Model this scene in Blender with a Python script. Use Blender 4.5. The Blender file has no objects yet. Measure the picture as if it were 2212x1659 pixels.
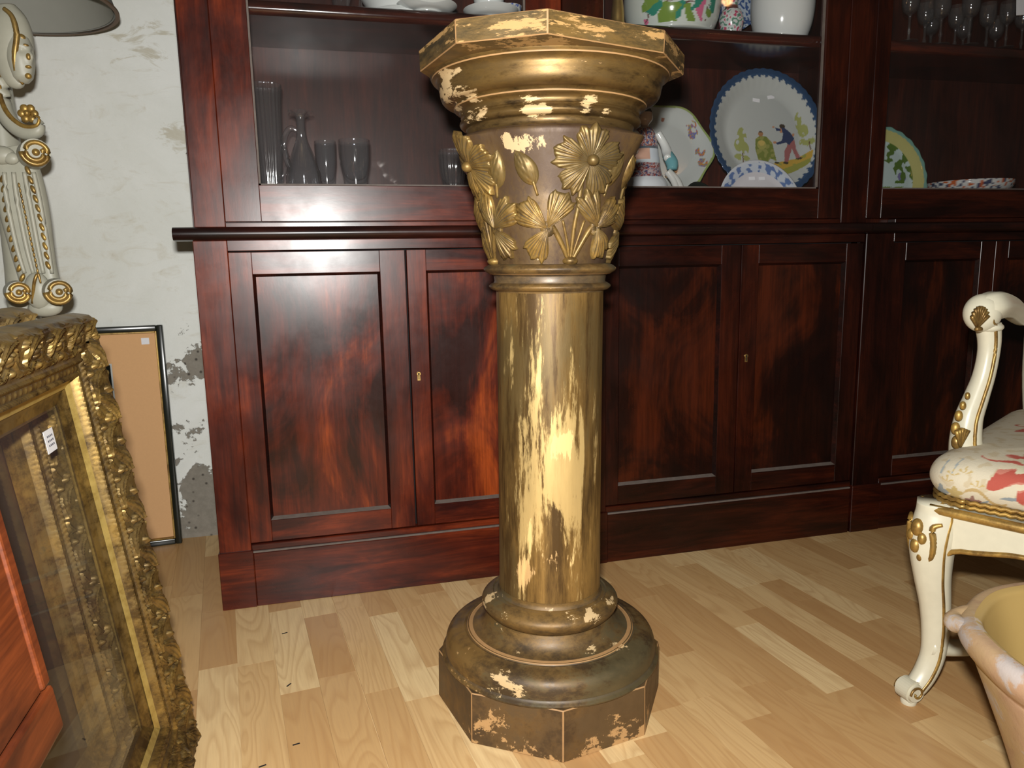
import bpy, bmesh, math, random
from math import sin, cos, pi, radians as rad, sqrt, atan2, hypot
from mathutils import Vector, Matrix, noise

random.seed(7)
S = bpy.context.scene
COL = S.collection

# ------------------------------------------------------------ camera, world, light, exposure
F, YAW, PIT, ROLL = 1610.0, -0.2503, 0.1658, -0.0186      # focal length in pixels of a 2212 px wide frame
CAM = Vector((0, -1.760, 0.80))
RM = (Matrix.Rotation(YAW, 3, 'Z') @ Matrix.Rotation(pi/2-PIT, 3, 'X') @ Matrix.Rotation(ROLL, 3, 'Z'))
cd = bpy.data.cameras.new('camera'); cam = bpy.data.objects.new('camera', cd); COL.objects.link(cam)
cd.sensor_width = 36; cd.sensor_fit = 'HORIZONTAL'; cd.lens = 36*F/2212; cd.clip_start = .02
cam.matrix_world = Matrix.Translation(CAM) @ RM.to_4x4()
S.camera = cam

W = bpy.data.worlds.new('world'); S.world = W; W.use_nodes = True
W.node_tree.nodes['Background'].inputs[0].default_value = (1.0, .86, .68, 1)
W.node_tree.nodes['Background'].inputs[1].default_value = .045

# the photographer's flash, just above the lens
fl = bpy.data.lights.new('flash', 'AREA'); fl.shape = 'RECTANGLE'; fl.size = .05; fl.size_y = .03
fl.energy = 39; fl.color = (1, .985, .95)
flo = bpy.data.objects.new('flash', fl); COL.objects.link(flo)
aim = Vector((.30, 0, .62)); fpos = CAM + Vector((-.012, .0, .105))
flo.location = fpos; flo.rotation_euler = (aim-fpos).to_track_quat('-Z', 'Y').to_euler()
# two warm bulbs of the shop behind the camera
for p in ((1.5, -2.7, 2.1), (2.3, -2.2, 2.2)):
    l = bpy.data.lights.new('bulb', 'POINT'); l.energy = 1.6; l.color = (1, .5, .18); l.shadow_soft_size = .03
    o = bpy.data.objects.new('bulb', l); o.location = p; COL.objects.link(o)

S.view_settings.view_transform = 'Standard'; S.view_settings.look = 'None'
S.view_settings.gamma = 1; S.view_settings.use_curve_mapping = False
S.view_settings.exposure = 0.0
try: S.cycles.transparent_max_bounces = 32      # stacked glass walls behind a pane
except Exception: pass

def at(px, py, Y):
    "point at depth Y seen at pixel px, py"
    d = RM @ Vector(((px-1106)/F, -(py-829.5)/F, -1)); return CAM + d*((Y-CAM.y)/d.y)
def atz(px, py, z):
    d = RM @ Vector(((px-1106)/F, -(py-829.5)/F, -1)); return CAM + d*((z-CAM.z)/d.z)
def pix(P):
    v = RM.transposed() @ (Vector(P)-CAM); return (1106-F*v.x/v.z, 829.5+F*v.y/v.z, -v.z)

# ------------------------------------------------------------ materials
class N:
    def __init__(s, name):
        s.m = bpy.data.materials.new(name); s.m.use_nodes = True; s.t = s.m.node_tree; s.n = s.t.nodes
        s.b = s.n['Principled BSDF']; s.out = s.n['Material Output']
    def new(s, k, **kw):
        x = s.n.new(k)
        for a, v in kw.items(): setattr(x, a, v)
        return x
    def link(s, a, b): s.t.links.new(a, b)
    def coord(s, scale=(1, 1, 1), kind='Object', rot=(0, 0, 0)):
        c = s.new('ShaderNodeTexCoord'); m = s.new('ShaderNodeMapping'); m.inputs['Scale'].default_value = scale
        m.inputs['Rotation'].default_value = rot
        s.link(c.outputs[kind], m.inputs[0]); return m.outputs[0]
    def noise(s, vec, scale=5, detail=6, rough=.6, dist=0.0):
        x = s.new('ShaderNodeTexNoise'); x.inputs['Scale'].default_value = scale; x.inputs['Detail'].default_value = detail
        x.inputs['Roughness'].default_value = rough; x.inputs['Distortion'].default_value = dist
        if vec is not None: s.link(vec, x.inputs['Vector'])
        return x.outputs[0]
    def ramp(s, fac, stops, interp='LINEAR'):
        r = s.new('ShaderNodeValToRGB'); r.color_ramp.interpolation = interp; e = r.color_ramp.elements
        while len(e) < len(stops): e.new(.5)
        for q, (p, c) in zip(e, stops):
            q.position = p; q.color = (*c, 1) if not isinstance(c, (int, float)) else (c, c, c, 1)
        s.link(fac, r.inputs[0]); return r.outputs[0]
    def mix(s, fac, a, b, mode='MIX'):
        x = s.new('ShaderNodeMix', data_type='RGBA', blend_type=mode)
        for i, v in ((0, fac), (6, a), (7, b)):
            if isinstance(v, tuple): x.inputs[i].default_value = (*v, 1)
            elif isinstance(v, (int, float)): x.inputs[i].default_value = v
            else: s.link(v, x.inputs[i])
        return x.outputs[2]
    def math(s, op, a, b=0.0, clamp=False):
        x = s.new('ShaderNodeMath', operation=op); x.use_clamp = clamp
        for i, v in ((0, a), (1, b)):
            if isinstance(v, (int, float)): x.inputs[i].default_value = v
            else: s.link(v, x.inputs[i])
        return x.outputs[0]
    def bump(s, h, strength=.3, dist=.002):
        x = s.new('ShaderNodeBump'); x.inputs['Strength'].default_value = strength; x.inputs['Distance'].default_value = dist
        s.link(h, x.inputs['Height']); s.link(x.outputs[0], s.b.inputs['Normal']); return x.outputs[0]
    def set(s, **kw):
        for k, v in kw.items():
            i = s.b.inputs[k.replace('_', ' ')]
            if hasattr(v, 'is_linked') or isinstance(v, bpy.types.NodeSocket): s.link(v, i)
            elif isinstance(v, tuple): i.default_value = (*v, 1)
            else: i.default_value = v
        return s

def simple(name, col, rough=.5, metal=0.0, coat=0.0, var=.15, scale=20, spec=.5):
    k = N(name); f = k.noise(k.coord(), scale, 4)
    c = k.mix(k.math('MULTIPLY', f, 1.0), tuple(x*(1-var) for x in col), tuple(min(1, x*(1+var)) for x in col))
    k.set(Base_Color=c, Roughness=rough, Metallic=metal, Coat_Weight=coat, Coat_Roughness=.08, Specular_IOR_Level=spec)
    return k.m

def wood(name, vertical=True, dark=(.009, .0022, .0014), mid=(.022, .0042, .0022), hot=(.048, .0082, .0030), flame=.5, rough=.29, spec=.30):
    k = N(name)
    sc = (9, 9, 1.3) if vertical else (1.3, 9, 9)
    v = k.coord(sc); big = k.noise(k.coord((2.6, 2.6, 1.5) if vertical else (1.5, 2.6, 3.5)), 1.6, 5, .62, 1.2)
    g = k.noise(v, 2.2, 8, .65, .8)
    fine = k.noise(k.coord((160, 160, 6) if vertical else (6, 160, 160)), 1, 3, .6)
    f = k.math('ADD', k.math('MULTIPLY', big, flame), k.math('MULTIPLY', g, 1-flame))
    c = k.ramp(f, [(.40, dark), (.50, mid), (.61, hot)])
    c = k.mix(k.math('MULTIPLY', k.ramp(fine, [(.40, 0), (.62, 1)]), .35), c, tuple(x*.5 for x in dark))
    r = k.ramp(k.noise(k.coord(), 7, 6), [(.35, rough-.05), (.65, rough+.07)])
    k.set(Base_Color=c, Roughness=r, Coat_Weight=.14, Coat_Roughness=.24, Specular_IOR_Level=spec)
    k.bump(k.noise(k.coord((30, 30, 9) if vertical else (9, 30, 30)), 6, 4, .6), .05, .0006)
    return k.m

def gilt(name, base=(.40, .235, .062), dark=(.085, .050, .018), chip=(.50, .29, .115), chips=.62, metal=.62, rough=.42, stretch=(1, 1, .45), green=(.17, .135, .045), spots=(), pale=(.52, .37, .19), cavity=0.0, fine=1.0, rub_highlight=None):
    """old gilding: gold over brown ground, chips down to bare wood; spots = (x, y, z, radius) where it has flaked off"""
    k = N(name)
    v = k.coord(stretch)
    n1 = k.noise(v, 6.5, 8, .68, .4); n2 = k.noise(k.coord((stretch[0]*1.2, stretch[1]*1.2, stretch[2]*.9)), 34, 8, .74); n3 = k.noise(k.coord(), 3.6, 4, .5)
    f = k.math('ADD', k.math('MULTIPLY', n1, .55), k.math('MULTIPLY', n2, .45))
    c = k.ramp(f, [(.43, dark), (.50, tuple((a*.5+b*.5) for a, b in zip(dark, base))), (.56, base)])
    c = k.mix(k.ramp(k.math('ADD', k.math('MULTIPLY', n3, .6), k.math('MULTIPLY', n2, .4)), [(.49, 0), (.55, .8)]), c, green)
    ch = k.noise(k.coord(stretch), 15, 10, .70, .5)
    val = k.math('ADD', k.math('MULTIPLY', ch, .62), k.math('MULTIPLY', n2, .38))
    cm = k.ramp(val, [(chips, 0), (chips+.012, 1)])
    sm = None
    tc = k.new('ShaderNodeTexCoord')
    for (x, y, z, r) in spots:
        d = k.new('ShaderNodeVectorMath', operation='DISTANCE'); k.link(tc.outputs['Object'], d.inputs[0]); d.inputs[1].default_value = (x, y, z)
        w = k.math('SUBTRACT', 1.0, k.math('DIVIDE', d.outputs['Value'], r)); w = k.math('MULTIPLY', k.math('MAXIMUM', w, -1.0), .115)
        q = k.ramp(k.math('ADD', val, w), [(.565, 0), (.575, 1)])
        sm = q if sm is None else k.math('MAXIMUM', sm, q)
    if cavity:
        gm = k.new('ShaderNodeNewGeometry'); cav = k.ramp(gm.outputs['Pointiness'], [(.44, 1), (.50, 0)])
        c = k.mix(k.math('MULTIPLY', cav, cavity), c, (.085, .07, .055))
    col = k.mix(cm, c, chip)
    if sm is not None: col = k.mix(sm, col, pale); cm = k.math('MAXIMUM', cm, sm)
    if rub_highlight:  # streaky rubbed gold that also paints the shaft's highlight into the colour
        (x, y, z, rx, rz) = rub_highlight; mp = k.new('ShaderNodeMapping'); k.link(tc.outputs['Object'], mp.inputs[0]); mp.inputs['Location'].default_value = (-x/rx, -y/rx, -z/rz); mp.inputs['Scale'].default_value = (1/rx, 1/rx, 1/rz)
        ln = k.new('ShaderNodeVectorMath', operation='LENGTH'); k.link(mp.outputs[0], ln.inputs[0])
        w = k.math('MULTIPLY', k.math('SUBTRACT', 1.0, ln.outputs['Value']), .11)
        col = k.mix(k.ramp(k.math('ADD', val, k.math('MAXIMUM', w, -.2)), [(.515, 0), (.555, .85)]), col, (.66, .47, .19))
    k.set(Base_Color=col, Metallic=k.math('MULTIPLY', k.math('SUBTRACT', 1.0, cm), metal), Roughness=k.ramp(n2, [(.3, rough-.08), (.7, rough+.16)]))
    k.bump(k.math('SUBTRACT', n2, k.math('MULTIPLY', cm, .5)), .22*fine, .001)
    return k.m

M = {}
M['wood_v'] = wood('mahogany_upright_grain')
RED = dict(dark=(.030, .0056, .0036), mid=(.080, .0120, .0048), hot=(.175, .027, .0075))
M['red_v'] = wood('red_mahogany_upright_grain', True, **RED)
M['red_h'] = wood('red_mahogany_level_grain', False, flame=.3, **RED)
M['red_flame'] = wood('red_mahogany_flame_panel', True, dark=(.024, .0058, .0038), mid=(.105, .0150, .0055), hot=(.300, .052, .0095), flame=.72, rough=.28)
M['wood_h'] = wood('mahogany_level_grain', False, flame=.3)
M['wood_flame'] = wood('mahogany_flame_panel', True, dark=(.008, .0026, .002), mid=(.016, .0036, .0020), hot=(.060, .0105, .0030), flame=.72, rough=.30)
M['shelf_wood'] = wood('polished_shelf_edge', False, dark=(.012, .0035, .0022), mid=(.040, .0075, .0035), hot=(.08, .013, .005), rough=.15, spec=.5)
M['wood_dark'] = wood('dark_mahogany', False, dark=(.008, .004, .0035), mid=(.016, .005, .004), hot=(.035, .008, .005), rough=.27)
M['wood_back'] = wood('cabinet_interior', True, dark=(.022, .0055, .0035), mid=(.042, .0095, .0050), hot=(.07, .014, .006), flame=.4, rough=.42, spec=.25)
M['wood_red'] = wood('reddish_wood', False, dark=(.05, .010, .003), mid=(.10, .021, .005), hot=(.16, .035, .008), flame=.2, rough=.5)
M['dust'] = simple('dusty_moulding_edge', (.12, .095, .08), .75, var=.4, scale=60)
M['brass'] = simple('brass', (.55, .36, .12), .35, .9, var=.3, scale=60)
M['dark_hole'] = simple('dark_hole', (.005, .004, .004), .9)
G_BASE, G_DARK = (.205, .120, .034), (.050, .030, .013)
def pol(deg, r, z): return (r*cos(rad(-107+deg)), r*sin(rad(-107+deg)), z)
M['gilt'] = gilt('worn_gilt_cornice', G_BASE, G_DARK, chips=.625, stretch=(.55, .55, 2.2), green=(.115, .070, .024), spots=(
    (*pol(-62, .183, 1.068), .052), (*pol(-52, .160, 1.040), .040), (*pol(-72, .172, 1.058), .035), (*pol(-12, .147, 1.017), .019), (*pol(-4, .147, 1.017), .014), (*pol(22, .147, 1.017), .020), (*pol(34, .147, 1.017), .014), (*pol(-45, .146, 1.017), .022)))
M['gilt_slab'] = gilt('worn_gilt_slab', G_BASE, (.060, .045, .022), chip=(.40, .235, .085), chips=.532, stretch=(.5, .5, 2.6), green=(.125, .088, .038), metal=.35)
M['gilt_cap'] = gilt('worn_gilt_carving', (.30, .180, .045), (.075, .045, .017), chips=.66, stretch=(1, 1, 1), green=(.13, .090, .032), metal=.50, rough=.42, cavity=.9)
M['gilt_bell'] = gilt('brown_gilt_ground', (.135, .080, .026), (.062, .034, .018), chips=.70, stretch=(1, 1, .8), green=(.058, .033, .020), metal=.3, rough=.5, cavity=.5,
    spots=((*pol(-16, .143, .970), .022), (*pol(-5, .145, .972), .017), (*pol(-27, .143, .976), .012), (*pol(-8, .10, .800), .010)), pale=(.46, .32, .165))
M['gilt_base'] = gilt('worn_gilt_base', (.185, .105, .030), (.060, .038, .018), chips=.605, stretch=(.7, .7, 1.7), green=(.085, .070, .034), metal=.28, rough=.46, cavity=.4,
    spots=((*pol(-22, .178, .128), .040), (*pol(12, .106, .196), .022), (*pol(38, .112, .196), .022), (*pol(-42, .114, .192), .024), (*pol(34, .130, .150), .016), (*pol(-70, .114, .192), .026), (*pol(0, .100, .205), .014), (*pol(70, .112, .19), .022), (*pol(52, .150, .150), .02)))
M['gilt_foot'] = gilt('worn_gilt_foot', (.165, .092, .030), (.075, .046, .022), chips=.645, stretch=(.8, .8, 1.0), green=(.105, .066, .030), metal=.3, rough=.5,
    spots=((*pol(-38, .195, .0), .055), (*pol(-12, .20, -.012), .050), (*pol(3, .207, .0), .048), (*pol(22, .197, -.008), .050), (*pol(38, .200, .0), .055), (*pol(52, .204, .012), .040)), pale=(.42, .245, .10))
M['gilt_shaft'] = gilt('worn_gilt_shaft', (.290, .170, .048), (.085, .048, .016), chips=.655, stretch=(1.5, 1.5, .22), green=(.125, .085, .032), metal=.50, rough=.42, pale=(.50, .31, .13), rub_highlight=(*pol(4, .092, .46), .062, .20),
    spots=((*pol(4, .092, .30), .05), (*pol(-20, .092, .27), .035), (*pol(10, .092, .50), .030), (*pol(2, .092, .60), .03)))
M['bare_wood'] = simple('bare_worn_edge', (.33, .185, .075), .6, var=.25, scale=60)
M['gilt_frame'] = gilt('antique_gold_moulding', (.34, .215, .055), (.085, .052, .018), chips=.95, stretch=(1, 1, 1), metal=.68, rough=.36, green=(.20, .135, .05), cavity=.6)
M['gilt_slip'] = gilt('bright_gold_slip', (.62, .46, .14), (.42, .29, .08), chips=.95, stretch=(1, 1, 1), metal=.6, rough=.45, green=(.50, .37, .12))
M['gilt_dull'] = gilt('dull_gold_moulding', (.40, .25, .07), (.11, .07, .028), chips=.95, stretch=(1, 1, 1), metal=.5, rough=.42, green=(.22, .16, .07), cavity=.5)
M['gold_leaf'] = gilt('bright_gold_trim', (.46, .285, .07), (.20, .115, .035), chips=.95, stretch=(1, 1, 1), metal=.55, rough=.36, green=(.33, .22, .07))
M['cream'] = simple('cream_lacquer', (.60, .565, .43), .33, var=.10, scale=40)
M['lamp_grey'] = simple('grey_cream_lacquer', (.40, .39, .31), .45, var=.12, scale=40)
M['black'] = simple('black_lacquer', (.012, .014, .010), .22)
M['mat'] = simple('peach_mount_board', (.63, .36, .165), .85, var=.05, scale=200)
M['paper'] = simple('paper_tag', (.72, .72, .74), .8, var=.05)
M['print'] = simple('ink', (.10, .10, .12), .8)
M['white'] = simple('white_porcelain', (.62, .64, .62), .12, var=.03)
M['white_d'] = simple('grey_white_porcelain', (.52, .54, .52), .2, var=.03)
M['blackglaze'] = simple('black_glaze', (.008, .01, .008), .08)
M['shade'] = simple('grey_lampshade', (.27, .27, .235), .8, var=.06)
M['shade_trim'] = simple('lampshade_edge', (.15, .09, .05), .7)

def glassmat(name, tint=(.8, .82, .84), rough=.02, ior=1.5, haze=0.0):
    k = N(name); k.n.remove(k.b)
    tr = k.new('ShaderNodeBsdfTransparent'); tr.inputs[0].default_value = (*tint, 1)
    gl = k.new('ShaderNodeBsdfGlossy'); gl.inputs['Roughness'].default_value = rough
    ge = k.new('ShaderNodeNewGeometry'); dt = k.new('ShaderNodeVectorMath', operation='DOT_PRODUCT'); k.link(ge.outputs['Normal'], dt.inputs[0]); k.link(ge.outputs['Incoming'], dt.inputs[1])
    f0 = ((ior-1)/(ior+1))**2; om = k.math('SUBTRACT', 1.0, k.math('ABSOLUTE', dt.outputs['Value']), True)
    fr = k.math('ADD', k.math('MULTIPLY', k.math('POWER', om, 5.0), 1-f0), f0)
    mx = k.new('ShaderNodeMixShader'); k.link(fr, mx.inputs[0]); k.link(tr.outputs[0], mx.inputs[1]); k.link(gl.outputs[0], mx.inputs[2])
    o = mx.outputs[0]
    if haze:
        df = k.new('ShaderNodeBsdfDiffuse'); df.inputs[0].default_value = (.5, .48, .46, 1)
        n = k.ramp(k.noise(k.coord(), 5, 5), [(.3, haze*.6), (.7, haze*1.3)])
        m2 = k.new('ShaderNodeMixShader'); k.link(n, m2.inputs[0]); k.link(o, m2.inputs[1]); k.link(df.outputs[0], m2.inputs[2]); o = m2.outputs[0]
    k.link(o, k.out.inputs[0]); return k.m
M['pane'] = glassmat('cabinet_pane', (.93, .93, .93), .03, 1.45, .012)
M['frame_glass'] = glassmat('picture_glass', (.86, .85, .80), .012, 1.5, .03)
M['glassware'] = glassmat('clear_glassware', (.93, .94, .955), .06, 1.85, .028)
M['mirror'] = N('old_dark_mirror').set(Base_Color=(.05, .035, .025), Metallic=.0, Roughness=.06, Specular_IOR_Level=.9).m

def vcol(name, rough=.18, coat=0.0, bump=0.0):
    k = N(name); a = k.new('ShaderNodeAttribute', attribute_name='Col')
    c = a.outputs['Color']; k.set(Base_Color=c, Roughness=rough, Coat_Weight=coat)
    if bump: k.bump(k.noise(k.coord((1, 1, 1)), 260, 3, .7), bump, .001)
    return k.m
M['painted'] = vcol('painted_glaze', .12)
M['fabric'] = vcol('tapestry_fabric', .85, 0, .5)

def plaster():
    k = N('old_plaster'); c = k.coord()
    sx = k.new('ShaderNodeSeparateXYZ'); k.link(c, sx.inputs[0])
    z = sx.outputs['Z']
    big = k.noise(c, 2.6, 8, .62, .5); fine = k.noise(c, 45, 8, .7); br = k.noise(k.coord((1, 1, 2.4), rot=(0, .5, 0)), 9, 8, .7, 1.2)
    base = k.mix(k.ramp(big, [(.4, 0), (.62, 1)]), (.70, .71, .655), (.78, .79, .75))
    base = k.mix(k.math('MULTIPLY', k.ramp(br, [(.55, 0), (.68, 1)]), .45), base, (.57, .53, .42))
    # bare rubble where the plaster has fallen off, only low on the wall
    low = k.ramp(z, [(.0, .0), (.56, 0)])
    m = k.new('ShaderNodeMapRange'); k.link(z, m.inputs[0]); m.inputs[1].default_value = .08; m.inputs[2].default_value = .60
    m.inputs[3].default_value = .115; m.inputs[4].default_value = -.14
    pn = k.noise(k.coord(), 8.5, 9, .62, .3)
    st = k.ramp(k.math('ADD', pn, m.outputs[0]), [(.545, 0), (.56, 1)])
    def blot(px, py, rx, rz, amp, lo, src, soft=.012):
        P = at(px, py, .53); mp = k.new('ShaderNodeMapping'); mp.vector_type = 'POINT'; k.link(c, mp.inputs[0])
        mp.inputs['Location'].default_value = (-P.x/rx, 0, -P.z/rz); mp.inputs['Scale'].default_value = (1/rx, 0, 1/rz)
        ln = k.new('ShaderNodeVectorMath', operation='LENGTH'); k.link(mp.outputs[0], ln.inputs[0])
        w = k.math('MULTIPLY', k.math('MAXIMUM', k.math('SUBTRACT', 1.0, ln.outputs['Value']), -1.2), amp)
        return k.ramp(k.math('ADD', src, w), [(lo, 0), (lo+soft, 1)])
    pf = k.math('ADD', k.math('MULTIPLY', pn, .7), k.math('MULTIPLY', fine, .3))
    for a in ((392, 812, .055, .055, .20, .53, pf), (418, 790, .05, .05, .2, .53, pf), (372, 925, .05, .03, .10, .53, pf), (425, 945, .05, .06, .09, .53, pf), (430, 1125, .06, .045, .22, .53, pf), (395, 1105, .04, .03, .14, .53, pf)):
        st = k.math('MAXIMUM', st, blot(*a))
    sm = 0.0
    for a in ((330, 95, .13, .05, .13, .55, br), (290, 60, .10, .03, .10, .55, br), (385, 290, .06, .07, .14, .56, br)):
        sm = k.math('MAXIMUM', sm, k.math('MULTIPLY', blot(*a, .09), .7))
    base = k.mix(sm, base, (.50, .46, .35))
    vor = k.new('ShaderNodeTexVoronoi'); vor.inputs['Scale'].default_value = 38; k.link(c, vor.inputs['Vector'])
    stone = k.mix(fine, (.14, .125, .10), (.33, .30, .25)); stone = k.mix(k.ramp(vor.outputs[0], [(.08, 1), (.2, 0)]), stone, (.07, .06, .05))
    k.set(Base_Color=k.mix(st, base, stone), Roughness=.9, Specular_IOR_Level=.2)
    hgt = k.math('SUBTRACT', k.math('ADD', k.math('MULTIPLY', fine, .35), k.math('MULTIPLY', br, .25)), k.math('MULTIPLY', st, .8))
    k.bump(hgt, .6, .006); return k.m
M['plaster'] = plaster()

def laminate():
    k = N('beech_laminate'); oi = k.new('ShaderNodeObjectInfo'); r = oi.outputs['Random']
    sh = k.new('ShaderNodeCombineXYZ'); k.link(k.math('MULTIPLY', r, 37), sh.inputs[0]); k.link(k.math('MULTIPLY', r, 91), sh.inputs[1])
    va = k.new('ShaderNodeVectorMath', operation='ADD'); k.link(k.coord((1, 1, 1)), va.inputs[0]); k.link(sh.outputs[0], va.inputs[1])
    mp = k.new('ShaderNodeMapping'); mp.inputs['Scale'].default_value = (15, 1.9, 1); k.link(va.outputs[0], mp.inputs[0])
    cath = k.noise(mp.outputs[0], 1.0, 1.5, .45, .5)
    wv = k.math('FRACT', k.math('MULTIPLY', cath, 13))
    line = k.ramp(wv, [(0, .0), (.45, .15), (.8, .75), (1, .1)])
    mp2 = k.new('ShaderNodeMapping'); mp2.inputs['Scale'].default_value = (260, 12, 1); k.link(va.outputs[0], mp2.inputs[0])
    fine = k.noise(mp2.outputs[0], 1, 3, .6)
    base = k.ramp(r, [(0, (.50, .285, .115)), (.30, (.58, .360, .155)), (.70, (.67, .445, .205)), (1, (.80, .60, .315))])
    c = k.mix(k.math('MULTIPLY', line, .46), base, (.40, .200, .070))
    c = k.mix(k.math('MULTIPLY', k.ramp(fine, [(.45, 0), (.7, 1)]), .22), c, (.40, .235, .115))
    k.set(Base_Color=c, Roughness=k.ramp(k.noise(k.coord((1, 1, 1)), 4, 4), [(.3, .30), (.7, .42)]), Specular_IOR_Level=.35)
    return k.m
M['laminate'] = laminate()

def terracotta():
    k = N('weathered_clay'); n = k.noise(k.coord(), 12, 9, .7, .3); n2 = k.noise(k.coord(), 4.5, 5, .6)
    c = k.mix(k.ramp(n2, [(.38, 0), (.62, 1)]), (.40, .28, .135), (.36, .215, .135))
    c = k.mix(k.ramp(n, [(.52, 0), (.58, .8)]), c, (.38, .35, .34)); c = k.mix(k.ramp(n, [(.36, .5), (.42, 0)]), c, (.30, .17, .10))
    k.set(Base_Color=c, Roughness=.8); k.bump(n, .5, .004); return k.m
M['clay'] = terracotta()
def clay_in():
    k = N('ochre_glaze'); n = k.noise(k.coord(), 14, 9, .65, .4)
    c = k.mix(k.ramp(n, [(.60, 0), (.615, 1)]), (.43, .30, .105), (.55, .48, .42))
    c = k.mix(k.math('MULTIPLY', k.noise(k.coord(), 6, 5), .5), c, (.40, .25, .08))
    k.set(Base_Color=c, Roughness=.42); k.bump(n, .3, .002); return k.m
M['clay_in'] = clay_in()

# ------------------------------------------------------------ object helpers
def empty(name, loc, label=None, cat=None, group=None, rz=0, rot=None):
    o = bpy.data.objects.new(name, None); COL.objects.link(o); o.location = loc
    o.rotation_euler = rot if rot else (0, 0, rz); o.empty_display_size = .05
    return tag(o, label, cat, group)
def tag(o, label=None, cat=None, group=None, kind=None):
    for k, v in (('label', label), ('category', cat), ('group', group), ('kind', kind)):
        if v: o[k] = v
    return o
def obj(name, bm, mat, parent=None, smooth=False, loc=None, rot=None, label=None, mats=None, kind=None):
    me = bpy.data.meshes.new(name); bmesh.ops.recalc_face_normals(bm, faces=bm.faces[:]); bm.to_mesh(me); bm.free()
    for m in (mats or [mat]): me.materials.append(M[m] if isinstance(m, str) else m)
    if smooth:
        me.polygons.foreach_set('use_smooth', [True]*len(me.polygons))
        if smooth == 'auto':
            try: me.set_sharp_from_angle(angle=rad(40))
            except Exception: pass
    o = bpy.data.objects.new(name, me); COL.objects.link(o)
    if parent: o.parent = parent
    if loc is not None: o.location = loc
    if rot is not None: o.rotation_euler = rot
    if label: o['label'] = label
    if kind: o['kind'] = kind
    return o
def B(): return bmesh.new()
def box(bm, x0, x1, y0, y1, z0, z1, bev=0.0, seg=1, mi=0):
    r = bmesh.ops.create_cube(bm, size=1); vs = r['verts']
    for v in vs: v.co = Vector(((x0+x1)/2+v.co.x*(x1-x0), (y0+y1)/2+v.co.y*(y1-y0), (z0+z1)/2+v.co.z*(z1-z0)))
    fs = list({f for v in vs for f in v.link_faces})
    for f in fs: f.material_index = mi
    if bev:
        es = list({e for v in vs for e in v.link_edges}); bmesh.ops.bevel(bm, geom=es, offset=bev, segments=seg, affect='EDGES', profile=.5)
    return bm
def lathe(bm, prof, seg=48, cen=(0, 0), fn=None, close=False, mi=0):
    rings = []
    for i, (r, z) in enumerate(prof):
        if r < 1e-6 and fn is None: rings.append([bm.verts.new((cen[0], cen[1], z))]); continue
        ring = []
        for k in range(seg):
            a = 2*pi*k/seg; rr, zz = (r, z) if fn is None else fn(r, z, a, i)
            ring.append(bm.verts.new((cen[0]+rr*cos(a), cen[1]+rr*sin(a), zz)))
        rings.append(ring)
    for a, b in zip(rings, rings[1:]):
        for k in range(seg):
            k2 = (k+1) % seg
            try:
                if len(a) == 1 and len(b) == 1: continue
                if len(a) == 1: f = bm.faces.new((a[0], b[k], b[k2]))
                elif len(b) == 1: f = bm.faces.new((a[k], b[0], a[k2]))
                else: f = bm.faces.new((a[k], b[k], b[k2], a[k2]))
                f.material_index = mi
            except ValueError: pass
    if not close:
        for rg in (rings[0], rings[-1]):
            if len(rg) > 2 and prof[rings.index(rg)][0] > 1e-5:
                try: bm.faces.new(rg).material_index = mi
                except ValueError: pass
    return bm
def arc(r0, z0, r1, z1, bulge, n=8):
    "profile points from (r0,z0) to (r1,z1) bulging sideways"
    out = []
    dx, dz = r1-r0, z1-z0; L = hypot(dx, dz)
    nx, nz = dz/L, -dx/L
    for i in range(n+1):
        t = i/n; h = bulge*sin(pi*t); out.append((r0+dx*t+nx*h, z0+dz*t+nz*h))
    return out
def prism(bm, pts, y0, y1, axis='y', mi=0):
    def P(a, b, d):
        return (a, d, b) if axis == 'y' else ((d, a, b) if axis == 'x' else (a, b, d))
    A = [bm.verts.new(P(a, b, y0)) for a, b in pts]; C = [bm.verts.new(P(a, b, y1)) for a, b in pts]
    fs = [bm.faces.new(A), bm.faces.new(C[::-1])]
    for i in range(len(pts)):
        j = (i+1) % len(pts); fs.append(bm.faces.new((A[i], C[i], C[j], A[j])))
    for f in fs: f.material_index = mi
    return bm
def catmull(P, n=6):
    P = [Vector(p) for p in P]; out = []
    for i in range(len(P)-1):
        p0 = P[max(i-1, 0)]; p1 = P[i]; p2 = P[i+1]; p3 = P[min(i+2, len(P)-1)]
        for k in range(n):
            t = k/n; out.append(.5*((2*p1)+(p2-p0)*t+(2*p0-5*p1+4*p2-p3)*t*t+(3*p1-p0-3*p2+p3)*t**3))
    out.append(P[-1]); return out
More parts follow.
